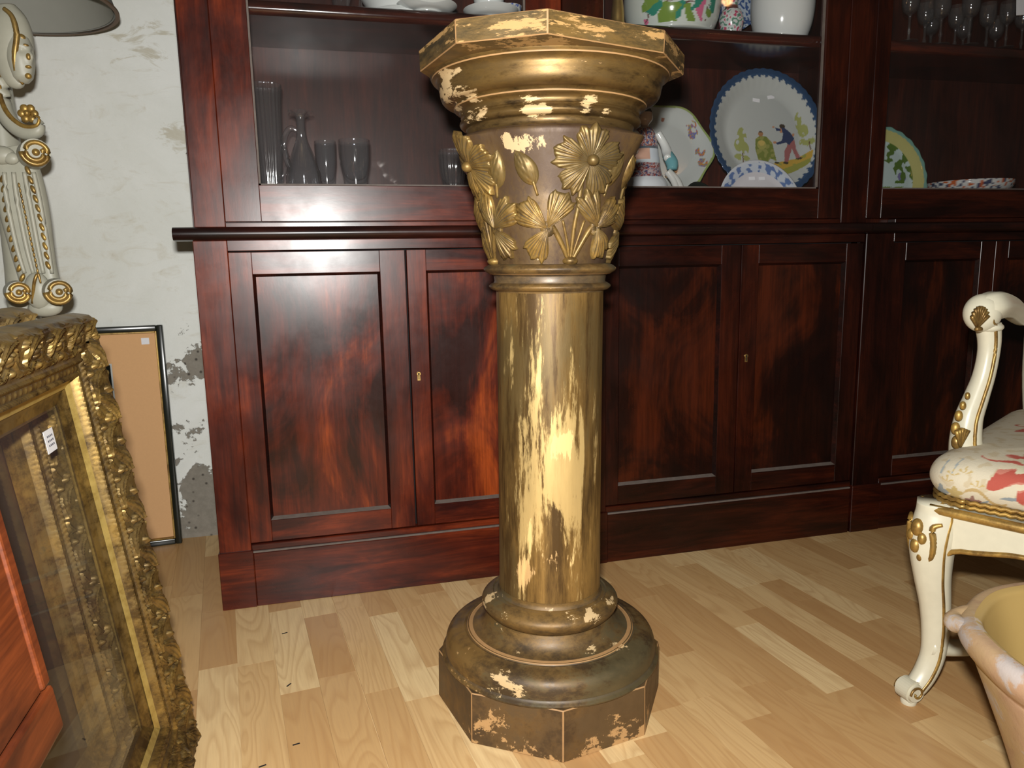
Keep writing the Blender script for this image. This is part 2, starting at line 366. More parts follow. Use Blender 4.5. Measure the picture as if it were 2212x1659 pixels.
def sweep(bm, pts, rads, seg=10, n=6, ratio=1.0, up=(0, 0, 1), shape=None, mi=0, spline=True):
    "tube through pts; rads = radius per point; ratio squeezes it across; shape(angle)->factor"
    if spline:
        ctrl = [(*p, r, 0, 0) for p, r in zip(pts, rads)]
        Pp = catmull(pts, n); Rr = catmull([(r, 0, 0) for r in rads], n)
        Rr = [max(v.x, 1e-4) for v in Rr]
    else: Pp = [Vector(p) for p in pts]; Rr = list(rads)
    rings = []; up = Vector(up)
    for i, p in enumerate(Pp):
        t = (Pp[min(i+1, len(Pp)-1)]-Pp[max(i-1, 0)])
        if t.length < 1e-9: t = Vector((0, 0, 1))
        t.normalize(); s = t.cross(up)
        if s.length < .05: s = t.cross(Vector((.3, 1, .1)))
        s.normalize(); u = s.cross(t)
        ring = []
        for k in range(seg):
            a = 2*pi*k/seg; f = shape(a) if shape else 1
            ring.append(bm.verts.new(p + s*(cos(a)*Rr[i]*f) + u*(sin(a)*Rr[i]*f*ratio)))
        rings.append(ring)
    for a, b in zip(rings, rings[1:]):
        for k in range(seg):
            bm.faces.new((a[k], a[(k+1) % seg], b[(k+1) % seg], b[k])).material_index = mi
    bm.faces.new(rings[0]).material_index = mi; bm.faces.new(rings[-1][::-1]).material_index = mi
    return bm
def ball(bm, c, r, sc=(1, 1, 1), u=10, v=7, mat=None, mi=0):
    m = Matrix.Translation(c) @ (mat or Matrix.Identity(4)) @ Matrix.Diagonal((r*sc[0], r*sc[1], r*sc[2], 1))
    q = bmesh.ops.create_uvsphere(bm, u_segments=u, v_segments=v, radius=1, matrix=m)
    for f in {f for x in q['verts'] for f in x.link_faces}: f.material_index = mi
    return bm
def copy_tree(o, parent=None):
    c = o.copy(); COL.objects.link(c); c.parent = parent
    for ch in list(o.children): copy_tree(ch, c)
    return c

# ------------------------------------------------------------ the setting
WALLY = .53
bm = B(); box(bm, -3.2, 3.4, WALLY, WALLY+.15, -.02, 2.6)
obj('wall_back', bm, 'plaster', kind='structure')
floor = obj('floor', box(B(), -3.2, 3.4, -3.2, .7, -.06, -.0025), 'laminate', kind='structure')

PY = .115
U = Vector((-sin(PY), cos(PY), 0)); V = Vector((cos(PY), sin(PY), 0))
edges = [-.013+.066*k for k in range(0, 34)]; e = -.013
left = []
for k in range(22): e -= .073; left.append(e)
edges = sorted(left)+edges
forced = {  # strips whose joints can be read off the photograph: v of the strip's left edge -> joints
    -.232: (-.78, -.25, .1), .581: (-.785, -.553, -.20), .647: (-.99, -.70, -.30), .713: (-1.1, -.74, -.26), .977: (-.95, -.46, -.346, .02), -.013: (-.9, -.446, -.08)}
count = 0
for i in range(len(edges)-1):
    v0, v1 = edges[i], edges[i+1]; js = None
    for key, val in forced.items():
        if abs(v0-key) < .015: js = list(val)
    rnd = random.Random(i*13+5)
    if js is None: js = [-1.35+rnd.uniform(0, .3)]
    while js[-1] < .75: js.append(js[-1]+rnd.choice((.27, .36, .45)))
    while js[0] > -1.5: js.insert(0, js[0]-rnd.choice((.3, .4)))
    gap = .0012 if abs(v0+.013) < .002 else 0
    for a, b in zip(js, js[1:]):
        vis = False
        for uu in (a, (a+b)/2, b):
            for vv in (v0, v1):
                P = U*uu+V*vv; x, y, dpt = pix(P)
                if dpt > .1 and -60 < x < 2270 and y < 1730 and P.y < (.02 if P.x > -.26 else WALLY): vis = True
        if not vis: continue
        cpos = U*((a+b)/2)+V*((v0+v1)/2)
        hw, hl = (v1-v0)/2-.00012, (b-a)/2-.00012
        q = B(); box(q, -hw+gap, hw, -hl, hl, -.004, 0)
        o = obj('plank', q, 'laminate', floor, loc=cpos, rot=(0, 0, PY)); count += 1
# scuffs of dirt on the floor
for px, py, a, lb_ in ((615, 1368, .3, 'tiny dark flake on the floor nearest the bookcase plinth'), (640, 1608, .2, 'largest dark flake on the floor, between gilt frame and column foot'), (624, 1480, .9, 'thin slanting dark flake halfway between plinth and photo bottom'), (567, 1655, .3, 'dark flake on the pale plank at the bottom edge')):
    p = atz(px, py, 0); q = B(); box(q, -.006, .006, -.0016, .0016, 0, .0009, .0004)
    tag(obj('dirt_flake', q, 'dark_hole', None, loc=p, rot=(0, 0, a)), lb_, 'dirt', 'dirt flakes on the floor')

# ------------------------------------------------------------ bookcase
ZL0, ZL1 = .852, .880          # ledge
ZDECK = .900
SHZ0, SHZ1 = 1.332, 1.362      # shelf in the glazed part
TOP = 2.05
DEP = .50; BACK = .30

def panel_door(parent, x0, x1, pl, pr, key=None, dust_r=True):
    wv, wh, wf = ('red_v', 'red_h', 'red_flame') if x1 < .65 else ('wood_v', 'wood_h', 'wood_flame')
    "lower door: stiles and rails round a sunk panel; key = 'left'/'right' edge with keyhole"
    z0, z1, pz0, pz1 = .155, .826, .206, .777
    y0, y1 = .004, .026
    d = empty('door', (0, 0, 0)); d.parent = parent
    for a, b in ((x0, pl), (pr, x1)):
        obj('stile', box(B(), a, b, y0, y1, z0, z1, .0009), wv, d)
    for a, b in ((z0, pz0), (pz1, z1)):
        obj('rail', box(B(), pl, pr, y0, y1, a, b, .001), wh, d)
    obj('panel', box(B(), pl, pr, y0+.012, y1-.002, pz0, pz1), wf, d)
    w = .006
    def strip(pts): # moulding round the panel
        q = B(); vs = [q.verts.new(p) for p in pts]; q.faces.new(vs); return q
    ya, yb = y0+.0005, y0+.0125
    q = B()
    def quad(a): q.faces.new([q.verts.new(p) for p in a])
    quad(((pl, ya, pz0), (pl, ya, pz1), (pl+w, yb, pz1-w), (pl+w, yb, pz0+w)))
    quad(((pl, ya, pz1), (pr, ya, pz1), (pr-w, yb, pz1-w), (pl+w, yb, pz1-w)))
    quad(((pr, ya, pz1), (pr, ya, pz0), (pr-w, yb, pz0+w), (pr-w, yb, pz1-w)))
    obj('moulding', q, 'wood_dark', d)
    q = B(); quad(((pr, ya, pz0), (pl, ya, pz0), (pl+w, yb, pz0+w), (pr-w, yb, pz0+w)))
    obj('moulding', q, 'dust', d, label='dusty lower edge of the panel')
    if key:
        kx, kz = key; q = B(); lathe(q, [(.0055, 0), (.0055, .002), (.0045, .003)], 20)
        for v in q.verts: v.co = Vector((kx+v.co.x, y0-v.co.z, kz+.006+v.co.y))
        prism(q, [(kx-.0035, kz-.010), (kx+.0035, kz-.010), (kx+.0028, kz+.004), (kx-.0028, kz+.004)], y0-.0022, y0)
        obj('keyhole_plate', q, 'brass', d, label='small brass keyhole plate')
        q = B(); lathe(q, [(.0022, 0), (.0022, .0036)], 12)
        for v in q.verts: v.co = Vector((kx+v.co.x, y0-v.co.z, kz+.006+v.co.y))
        box(q, kx-.0009, kx+.0009, y0-.0036, y0, kz-.007, kz+.006); obj('keyhole', q, 'dark_hole', d)
    return d

def glass_door(parent, x0, x1, gl, gr):
    z0, z1, gz0, gz1 = .892, 1.99, .970, 1.92
    d = empty('glazed_door', (0, 0, 0)); d.parent = parent
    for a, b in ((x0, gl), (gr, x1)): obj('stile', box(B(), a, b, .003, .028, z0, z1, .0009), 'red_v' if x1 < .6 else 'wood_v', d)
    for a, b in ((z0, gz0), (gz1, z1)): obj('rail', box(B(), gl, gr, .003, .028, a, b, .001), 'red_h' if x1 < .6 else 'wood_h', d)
    q = B(); box(q, gl, gr, .010, .016, gz0, gz0+.004); box(q, gl, gl+.004, .010, .016, gz0, gz1); box(q, gr-.004, gr, .010, .016, gz0, gz1)
    obj('glazing_bead', q, 'dust', d)
    q = B(); q.faces.new([q.verts.new(p) for p in ((gl, .018, gz0), (gr, .018, gz0), (gr, .018, gz1), (gl, .018, gz1))])
    obj('pane', q, 'pane', d)
    return d

def bookcase(label, x0, x1, pil_low, pil_up, doors, gdoors, led_l):
    t = empty('bookcase', (0, 0, 0), label, 'bookcase')
    # carcass: sides, backs, floors
    for a, b in ((x0, x0+.02), (x1-.02, x1)):
        obj('side_panel', box(B(), a, b, .03, DEP, 0, TOP), 'wood_v', t)
    obj('back_board', box(B(), x0+.02, x1-.02, BACK, BACK+.012, ZDECK, TOP-.02), 'wood_back', t)
    obj('cupboard_top', box(B(), x0+.02, x1-.02, .03, DEP, ZL0+.004, ZL0+.02), 'wood_dark', t)
    obj('deck', box(B(), x0+.02, x1-.02, .03, BACK, ZDECK-.018, ZDECK), 'wood_back', t)
    sp_ = [(BACK-.001, SHZ0), (.046, SHZ0)]+[(.046-.014*sin(pi*k/14), SHZ0+(SHZ1-SHZ0)*(.5-.5*cos(pi*k/14))) for k in range(15)]+[(BACK-.001, SHZ1)]
    q = B(); prism(q, sp_, x0+.021, x1-.021, 'x'); obj('shelf', q, 'shelf_wood', t, smooth='auto')
    obj('top_board', box(B(), x0, x1, -.01, DEP, TOP-.02, TOP), 'wood_h', t)
    obj('cornice', box(B(), x0, x1, -.025, .03, 1.99, TOP, .01, 2), 'wood_h', t)
    for a, b in pil_low:
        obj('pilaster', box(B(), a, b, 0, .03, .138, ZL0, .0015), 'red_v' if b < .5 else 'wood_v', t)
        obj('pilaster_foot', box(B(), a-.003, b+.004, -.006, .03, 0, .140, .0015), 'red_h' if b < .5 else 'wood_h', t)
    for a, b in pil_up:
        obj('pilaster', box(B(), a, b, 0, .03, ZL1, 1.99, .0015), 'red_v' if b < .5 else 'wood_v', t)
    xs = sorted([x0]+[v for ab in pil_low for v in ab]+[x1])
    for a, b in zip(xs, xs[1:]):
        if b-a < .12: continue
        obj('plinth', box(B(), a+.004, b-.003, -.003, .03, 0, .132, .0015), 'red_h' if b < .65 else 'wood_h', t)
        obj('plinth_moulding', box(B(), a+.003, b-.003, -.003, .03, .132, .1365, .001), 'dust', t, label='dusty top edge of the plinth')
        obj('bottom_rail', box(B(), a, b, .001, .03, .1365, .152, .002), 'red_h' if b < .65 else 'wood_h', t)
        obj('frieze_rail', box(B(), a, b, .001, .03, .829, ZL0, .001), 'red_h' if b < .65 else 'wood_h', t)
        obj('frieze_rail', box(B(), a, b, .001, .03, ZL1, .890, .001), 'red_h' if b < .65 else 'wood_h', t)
        obj('cupboard_shade_sheet', box(B(), a, b, .03, .034, .13, ZL0), 'dark_hole', t)  # near-black sheet behind the doors, stands for the shade inside the cupboard
    for d in doors: panel_door(t, *d)
    for d in gdoors: glass_door(t, *d)
    # rounded waist ledge
    q = B(); pts = [(.04, ZL0), (-.010, ZL0)]+[(-.014-.014*sin(pi*k/8), ZL0+(ZL1-ZL0)*(.5-.5*cos(pi*k/8))) for k in range(9)]+[(.04, ZL1)]
    q2 = B(); prism(q2, pts, led_l, x1, 'x')
    obj('ledge', q2, 'wood_dark', t, smooth='auto')
    return t

bookcase('tall dark mahogany bookcase with glazed doors behind the gilt column', -.257, 1.450,
         ((-.257, -.187), (.605, .698)), ((-.250, -.187), (1.370, 1.449)),
         ((-.187, .199, -.139, .141, None), (.2035, .605, .248, .553, (.221, .528)), (.698, 1.075, .734, 1.020, None), (1.078, 1.449, 1.129, 1.397, (1.100, .527))),
         ((-.187, .585, -.112, .500), (.588, 1.370, .690, 1.300)), -.292)
bookcase('dark shadowed section of the mahogany bookcase behind the cream armchair', 1.451, 2.60,
         ((1.455, 1.545), (2.51, 2.60)), ((2.54, 2.60),),
         ((1.546, 1.895, 1.590, 1.846, None), (1.898, 2.25, 1.945, 2.205, None), (2.253, 2.51, 2.29, 2.47, None)),
         ((1.452, 2.26, 1.498, 2.20), (2.263, 2.54, 2.30, 2.48)), 1.451)

# ------------------------------------------------------------ the gilt column
PC = Vector((.3765, -.5286, 0)); A0 = rad(-107)            # A0 = direction towards the viewer
ped = empty('column_pedestal', PC, 'worn gilt wooden column pedestal with a leafy capital and octagonal foot', 'pedestal')
ped.rotation_euler = (0, rad(.62), 0)
def mark(bm, old):
    for f in bm.faces:
        if f not in old: f.material_index = 1
def bevel_worn(bm, off):
    old = set(); r = bmesh.ops.bevel(bm, geom=bm.edges[:], offset=off, segments=1, affect='EDGES')
    for f in bm.faces: f.material_index = 0
    for f in r['faces']: f.material_index = 1
def octo(bm, R0, R1, z0, z1, a0, bev=.0016):
    A = [bm.verts.new((R0*cos(a0+k*pi/4), R0*sin(a0+k*pi/4), z0)) for k in range(8)]
    C = [bm.verts.new((R1*cos(a0+k*pi/4), R1*sin(a0+k*pi/4), z1)) for k in range(8)]
    bm.faces.new(A[::-1]); bm.faces.new(C)
    for k in range(8): bm.faces.new((A[k], A[(k+1) % 8], C[(k+1) % 8], C[k]))
    bevel_worn(bm, bev); return bm
def lathe2(prof, seg, worn=(), fn=None):
    "turned moulding; worn = indices of profile segments rubbed down to the wood"
    q = B(); lathe(q, [p[:2] for p in prof], seg, fn=fn)
    zr = [(min(prof[i][1], prof[i+1][1]), max(prof[i][1], prof[i+1][1])) for i in range(len(prof)-1) if len(prof[i]) > 2]
    for f in q.faces:
        z = f.calc_center_median().z
        if any(a <= z <= b for a, b in zr) and len(f.verts) == 4: f.material_index = 1
    return q
W_ = 1
BA = rad(-101.3)
obj('octagonal_foot', octo(B(), .2075, .206, 0, .0905, BA), None, ped, mats=['gilt_foot', 'bare_wood'])
base_prof = [(0, .088), (.198, .0895), (.1985, .092), (.1955, .0945), (.1925, .0965), (.1915, .099)]+arc(.1925, .1000, .160, .137, .0125, 14)+[(.157, .1385), (.1545, .1375), (.1530, .1375), (.1522, .1390, 1), (.1508, .1402), (.1490, .1402), (.1482, .1392)]
base_prof += arc(.1470, .1395, .1120, .168, -.0085, 10)[1:]+[(.110, .169), (0, .17)]
obj('base_moulding', lathe2(base_prof, 144), None, ped, smooth='auto', mats=['gilt_base', 'bare_wood'])
tor = [(0, .166), (.104, .168), (.113, .1705)]+arc(.1145, .171, .109, .2035, .0125, 12)+[(.104, .2055), (.1020, .2035), (.0995, .2045), (.0960, .2060)]+arc(.0955, .2060, .0925, .217, -.0015, 3)+[(0, .217)]
obj('ring', lathe2(tor, 144), None, ped, smooth='auto', mats=['gilt_base', 'bare_wood'])
sh = [(.0918, .2)]+[(.0917-.0008*sin(pi*k/24), .216+(.752-.216)*k/24) for k in range(25)]
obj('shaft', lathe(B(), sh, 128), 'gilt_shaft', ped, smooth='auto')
neck = [(.0915, .744), (.0925, .747), (.095, .7475)]+arc(.098, .7480, .0975, .7600, .0062, 8)+[(.0955, .7605), (.0945, .763), (.0955, .7715), (.0990, .7740), (.102, .7745, 1), (.104, .7755)]+arc(.104, .7755, .104, .7905, .0088, 8)+[(.0995, .7915)]
obj('neck_ring', lathe2(neck, 128), None, ped, smooth='auto', mats=['gilt_base', 'bare_wood'])
# bell of the capital, flared at three corners near the top
FL = [A0+rad(a) for a in (-62, 66, 184)]
ZB0, ZB1 = .790, .990
def bell_r(z, th=None):
    t = (z-ZB0)/(ZB1-ZB0); t = max(0, min(1, t))
    r = .0945+.026*t+.009*sin(pi*t*.9)+.020*(max(0, t-.55)/.45)**1.3
    if th is not None:
        for f in FL:
            d = abs((th-f+pi) % (2*pi)-pi); w = max(0, 1-d/rad(30))
            r += .017*(w*w*(3-2*w))*max(0, (t-.55)/.45)**1.6
    return r
def bellfn(r, z, a, i): return (bell_r(z, a) if z < ZB1-.0005 else r+(bell_r(ZB1, a)-r)*max(0, 1-(z-ZB1)/.007), z)
bp = [(.095, ZB0+(ZB1-ZB0-.001)*k/36) for k in range(37)]+[(.1405, .9915), (.1405, .9935), (.139, .996), (.136, .999)]
obj('bell', lathe(B(), bp, 144, fn=bellfn), 'gilt_bell', ped, smooth='auto')
cap = [(0, .99), (.1400, .9925), (.1425, .9945)]+arc(.1400, .9950, .1375, 1.0070, -.0020, 5)+[(.1385, 1.0085), (.1370, 1.0100), (.1420, 1.0105)]
cap += arc(.1445, 1.0110, .1455, 1.0230, .0040, 6)+[(.1440, 1.0245), (.1450, 1.0260)]+arc(.1470, 1.0270, .1520, 1.0370, -.0025, 5)+[(.1555, 1.0380), (.1575, 1.0395, 1), (.1580, 1.0415), (.1575, 1.0435), (.1560, 1.0450)]
cap += arc(.1580, 1.0465, .1810, 1.0680, .0085, 10)+arc(.1820, 1.0700, .1905, 1.0830, -.0030, 5)+[(.1925, 1.0840, 1), (.1930, 1.0860), (.1950, 1.0880), (.1960, 1.0905), (0, 1.0905)]
obj('capital_moulding', lathe2(cap, 160), None, ped, smooth='auto', mats=['gilt', 'bare_wood'])
# octagonal slab, a little irregular as carved
def slab():
    bm = B(); ax = Vector((.3765+.0120, -.5286)); zz0, zz1 = 1.0900, 1.1215
    front = [(.1735, -.532), (.2010, -.697), (.3110, -.7670), (.5030, -.716), (.5930, -.602)]
    loc = [Vector((x, y))-ax for x, y in front]
    back = [-loc[1]*.99, -loc[2]*.93, -loc[3]*.98]
    pts = loc+back
    A = [bm.verts.new((p.x*.995, p.y*.995, zz0)) for p in pts]; C = [bm.verts.new((p.x, p.y, zz1)) for p in pts]
    bm.faces.new(A[::-1]); bm.faces.new(C)
    for k in range(8): bm.faces.new((A[k], A[(k+1) % 8], C[(k+1) % 8], C[k]))
    bevel_worn(bm, .0013); return bm
obj('octagonal_slab', slab(), None, ped, mats=['gilt_slab', 'bare_wood'])

def on_bell(al, z, hgt):
    th = A0+al; r = bell_r(z, th)+hgt; return (r*cos(th), r*sin(th), z)
def leaf(ac, zc, lobes, size, rot=0, dome=.006, ridges=7, edge=.004):
    "carved leaf: lobes = (direction in degrees, length 0..1, half width deg)"
    bm = B(); NA, NR = 216, 14; rings = []
    R0 = .118
    def near(phi): return min((abs((phi-rad(d)+pi) % (2*pi)-pi)/rad(w), l, ((phi-rad(d)+pi) % (2*pi)-pi)/rad(w)) for d, l, w in lobes)
    def rho(phi):
        q, l, sg = near(phi)
        if q >= 1.12: return .20*size
        v = l*(1-.14*q*q)*(1-.13*abs(sin(sg*4.6+.35)))*(1+.03*sin(phi*23+size*400))
        if q > .80: v = l*(.20+.62*sqrt(max(0, 1-((q-.80)/.32)**2)))*1.0 if q < 1.12 else .2
        return v*size
    cache = [(rho(2*pi*k/NA), near(2*pi*k/NA)) for k in range(NA)]
    def pt(k, f):
        phi = 2*pi*k/NA; R_, (q, l, sg) = cache[k]
        r = R_*f; x = r*cos(phi+rot); y = r*sin(phi+rot)
        ridge = (.0009*sin(sg*ridges*4.1+f*2.5)+.0006*sin(sg*ridges*1.7+2))*min(1, f*1.8)+.0012*noise.noise(Vector((x*90, y*90, ac*3)))
        hh = edge+dome*(.30+.70*sin(pi*min(1, .12+f*.80)))*(1-.42*min(1, q)**2)+ridge-.0022*(1 if q > .97 else 0)
        return x, y, hh
    ctr = bm.verts.new(on_bell(ac, zc, edge+dome*.45))
    for j in range(1, NR+1):
        f = j/NR; rings.append([bm.verts.new(on_bell(ac+pt(k, f)[0]/R0, zc+pt(k, f)[1], pt(k, f)[2])) for k in range(NA)])
    rings.append([bm.verts.new(on_bell(ac+pt(k, 1.0)[0]/R0*.985+0, zc+pt(k, 1.0)[1]*.985, -.003)) for k in range(NA)])
    for k in range(NA): bm.faces.new((ctr, rings[0][k], rings[0][(k+1) % NA]))
    for a, b in zip(rings, rings[1:]):
        for k in range(NA): bm.faces.new((a[k], b[k], b[(k+1) % NA], a[(k+1) % NA]))
    return bm
def stem(pts, r0, r1):
    bm = B(); P = [on_bell(a, z, .001) for a, z in pts]; n = len(P)
    return sweep(bm, P, [r0+(r1-r0)*i/(n-1) for i in range(n)], 8, 5)
def bud(ac, zc, rot, L=.0290, wd=.0165):
    bm = B(); NA, NR = 24, 12
    top = []
    for j in range(NR+1):
        t = j/NR; w = wd*sin(pi*min(1, t**.8))**.75+.0002; row = []
        for k in range(NA+1):
            u = -1+2*k/NA; x = u*w; y = (t-.5)*2*L
            scale = -.0022*(1-min(1, 5*abs(((5.0*(t+abs(u)*.20)) % 1)-.5)))
            hh = .0005+(.0105*sqrt(max(0, 1-u*u)))*sin(pi*min(1, .05+t*.9))+scale*(1-u*u)
            xr, yr = x*cos(rot)-y*sin(rot), x*sin(rot)+y*cos(rot)
            row.append(bm.verts.new(on_bell(ac+xr/.125, zc+yr, hh-.0015)))
        top.append(row)
    for a, b in zip(top, top[1:]):
        for k in range(NA): bm.faces.new((a[k], b[k], b[k+1], a[k+1]))
    return bm
for q in range(4):
    c = rad(19)+q*pi/2
    obj('carved_leaf', leaf(c+rad(7.5), .943, ((90, 1.0, 33), (162, 1.02, 32), (228, 1.0, 30), (308, .98, 35), (18, .95, 33)), .0555, dome=.0085), 'gilt_cap', ped, smooth=True)
    bm = B(); ball(bm, on_bell(c+rad(8), .945, .012), .0095, (1, 1, .9), u=16, v=12); obj('leaf_boss', bm, 'gilt_cap', ped, smooth=True)
    obj('carved_leaf', leaf(c-rad(21), .845, ((143, 1.05, 30), (62, 1.08, 27), (238, .95, 33)), .060, dome=.0085), 'gilt_cap', ped, smooth=True)
    obj('carved_leaf', leaf(c+rad(21), .847, ((38, 1.05, 30), (118, 1.08, 27), (303, .92, 33)), .060, dome=.0085), 'gilt_cap', ped, smooth=True)
    obj('stem', stem(((c, .795), (c+rad(1), .85), (c+rad(3), .88), (c+rad(4), .915)), .0030, .0042), 'gilt_cap', ped, smooth=True)
    obj('stem', stem(((c-rad(1.5), .797), (c-rad(3.5), .82), (c-rad(9), .858)), .0022, .0022), 'gilt_cap', ped, smooth=True)
    obj('stem', stem(((c+rad(1.5), .797), (c+rad(4), .82), (c+rad(9.5), .858)), .0022, .0022), 'gilt_cap', ped, smooth=True)
    obj('stem', stem(((c-rad(2), .797), (c-rad(7), .815), (c-rad(15), .842), (c-rad(20), .853)), .0032, .0055), 'gilt_cap', ped, smooth=True)
    obj('stem', stem(((c+rad(2), .797), (c+rad(7), .815), (c+rad(15), .842), (c+rad(20), .853)), .0032, .0055), 'gilt_cap', ped, smooth=True)
    bm = B(); ball(bm, on_bell(c, .796, .001), .011, (1.15, 1.15, .65), 14, 8); obj('stem_knot', bm, 'gilt_cap', ped, smooth=True)
    for da, rt in ((-36, .50), (-59, -.28)):
        obj('bud', bud(c+rad(da), .936, rt), 'gilt_cap', ped, smooth=True)
        obj('stem', stem(((c+rad(da)+sin(rt)*.17, .917), (c+rad(da)+sin(rt)*.28, .895)), .0030, .0022), 'gilt_cap', ped, smooth=True)

# ------------------------------------------------------------ gilt frames
def rail_bm(L, w, prof, ornament, mitre=True, du=.0018, dl=.0025, back=-.049):
    "rail from l=0..L (l along x), u from outer 0 to inner w along y, height z; ends mitred 45 deg"
    bm = B(); nu = max(8, int(w/du)); nl = max(4, int(L/dl)); rows = []
    for i in range(nu+1):
        u = w*i/nu; row = []
        for j in range(nl+1):
            t = j/nl; l = u+(L-2*u)*t if mitre else L*t
            row.append(bm.verts.new((l, u, prof(u)+ornament(u, l))))
        rows.append(row)
    for a, b in zip(rows, rows[1:]):
        for j in range(nl): bm.faces.new((a[j], a[j+1], b[j+1], b[j]))
    # sides and back
    def wall(row, z):
        ca = bm.verts.new((row[0].co.x, row[0].co.y, z)); cb = bm.verts.new((row[-1].co.x, row[-1].co.y, z))
        bm.faces.new([ca]+row+[cb]); return ca, cb
    a, b = wall(rows[0], back); c, d = wall(rows[-1], back); bm.faces.new((a, b, d, c))
    return bm
def prof_frame(u):
    # outer edge rises to a ridge, hollow band of ornament, two ropes, flat slip
    P = ((0, -.030), (.006, -.008), (.014, 0), (.024, -.003), (.040, -.010), (.060, -.0165), (.068, -.0155), (.071, -.019), (.082, -.021), (.0885, -.0200), (.0905, -.031), (.107, -.0405), (.122, -.045))
    for (a, x), (b, y) in zip(P, P[1:]):
        if a <= u <= b: return x+(y-x)*(u-a)/(b-a)
    return P[-1][1] if u > .1 else P[0][1]
def orn(u, l):
    h = 0.0
    if .005 < u < .063:   # acanthus scrolls and berries
        x = l/.082; k = math.floor(x); fx = x-k; c = (u-.034)/.029
        for (x0, c0, x1, c1, bow, wd, hh) in ((.02, -.55, .52, .50, .30, .34, .0062), (.40, .65, .98, -.30, -.34, .30, .0058), (.62, .80, .86, .35, .1, .20, .0042), (.12, .45, .34, .80, -.1, .18, .0042), (.55, -.85, .90, -.75, .15, .18, .0040)):
            dx, dc = (x1-x0)*2.8, c1-c0; L2 = dx*dx+dc*dc; px, pc = (fx-x0)*2.8, c-c0
            t = (px*dx+pc*dc)/L2
            if -.05 < t < 1.05:
                t = min(1, max(0, t)); off = (px*dc-pc*dx)/sqrt(L2)-bow*sin(pi*t)
                w = wd*(sin(pi*min(1, .12+t*.86)))**.7
                if abs(off) < w:
                    e = 1-(off/w)**2; h = max(h, hh*(.35+.65*e)*(.80+.20*cos(off/w*9+t*7))+.0006)
        for bx, bc, br in ((.06, .15, .15), (.115, .02, .15), (.04, -.12, .13), (.56, -.42, .14), (.61, -.30, .13), (.94, .62, .14)):
            dx = (fx-bx)*2.8; dd = sqrt(dx*dx+(c-bc)**2)
            if dd < br: h = max(h, .0055*sqrt(max(0, 1-(dd/br)**2))+.001)
        h += .0006*noise.noise(Vector((l*260, u*260, 0)))
        h *= min(1, (u-.005)/.006)*min(1, (.063-u)/.005)
    for c0 in (.068, .085):
        d = abs(u-c0)
        if d < .0035: h += .0030*sqrt(1-(d/.0035)**2)*(.45+.55*abs(sin(pi*(l+(u-c0)*1.2)/.0075)))
    if .0725 < u < .081: h += .0018*max(0, sin(2*pi*l/.016)*sin(pi*(u-.0725)/.0085))
    return h
def pframe(name, label, cat, BR, tilt, Wd, H, glass, back, extra=None, dim=False, group=None, w=.122, fine=True):
    """leaning frame facing +X; local x = along -Y of the world, local y = up the slope, local z = outwards"""
    t = empty(name, BR, label, cat, group)
    m = Matrix(((0, -sin(tilt), cos(tilt)), (-1, 0, 0), (0, cos(tilt), sin(tilt))))
    t.matrix_world = Matrix.Translation(BR) @ m.to_4x4()
    k = .0015
    def part(bm, mat4, nm):
        bmesh.ops.transform(bm, matrix=mat4, verts=bm.verts)
        for f in bm.faces:
            # inner flat slip is a brighter gold
            f.material_index = 0
        return obj(nm, bm, None, t, smooth='auto', mats=['gilt_dull' if dim else 'gilt_frame'])
    # rails: bottom, far stile, top, near stile; all with their outer edge at u=0
    R = lambda a: Matrix.Rotation(a, 4, 'Z')
    part(rail_bm(Wd, w, prof_frame, orn, du=k, dl=k*1.3), Matrix.Identity(4), 'bottom_rail')
    part(rail_bm(H, w, prof_frame, orn, du=k, dl=k*1.3), Matrix(((0, 1, 0, 0), (1, 0, 0, 0), (0, 0, 1, 0), (0, 0, 0, 1))), 'stile')
    part(rail_bm(Wd, w, prof_frame, orn, du=k, dl=k*1.3), Matrix.Translation((0, H, 0)) @ Matrix.Diagonal((1, -1, 1, 1)), 'top_rail')
    part(rail_bm(H, w, prof_frame, orn, du=.004, dl=.005), Matrix.Translation((Wd, 0, 0)) @ Matrix(((0, -1, 0, 0), (1, 0, 0, 0), (0, 0, 1, 0), (0, 0, 0, 1))), 'stile')
    # bright slip
    q = B(); a, b = .0912, .1005; za, zb = -.0310, -.0362
    for i in range(4):
        c0 = [(a, a), (Wd-a, a), (Wd-a, H-a), (a, H-a)]; c1 = [(b, b), (Wd-b, b), (Wd-b, H-b), (b, H-b)]
        j = (i+1) % 4
        q.faces.new([q.verts.new(p) for p in ((*c0[i], za+.001), (*c0[j], za+.001), (*c1[j], zb+.001), (*c1[i], zb+.001))])
        pass
    obj('slip', q, 'gilt_dull' if dim else 'gilt_slip', t)
    g = B(); g.faces.new([g.verts.new(p) for p in ((w-.012, w-.012, -.0440), (Wd-w+.012, w-.012, -.0440), (Wd-w+.012, H-w+.012, -.0440), (w-.012, H-w+.012, -.0440))])
    obj('glass' if glass == 'frame_glass' else 'mirror_plate', g, glass, t)
    if back: obj('backing', box(B(), .06, Wd-.06, .06, H-.06, -.0485, -.0455), 'wood_back', t)
    return t
TA = rad(7.17)
fa = pframe('picture_frame', 'large carved gilt frame with clear glass leaning at the left', 'frame', Vector((-.238, -.501, 0)), TA, .84, .742, 'frame_glass', False)
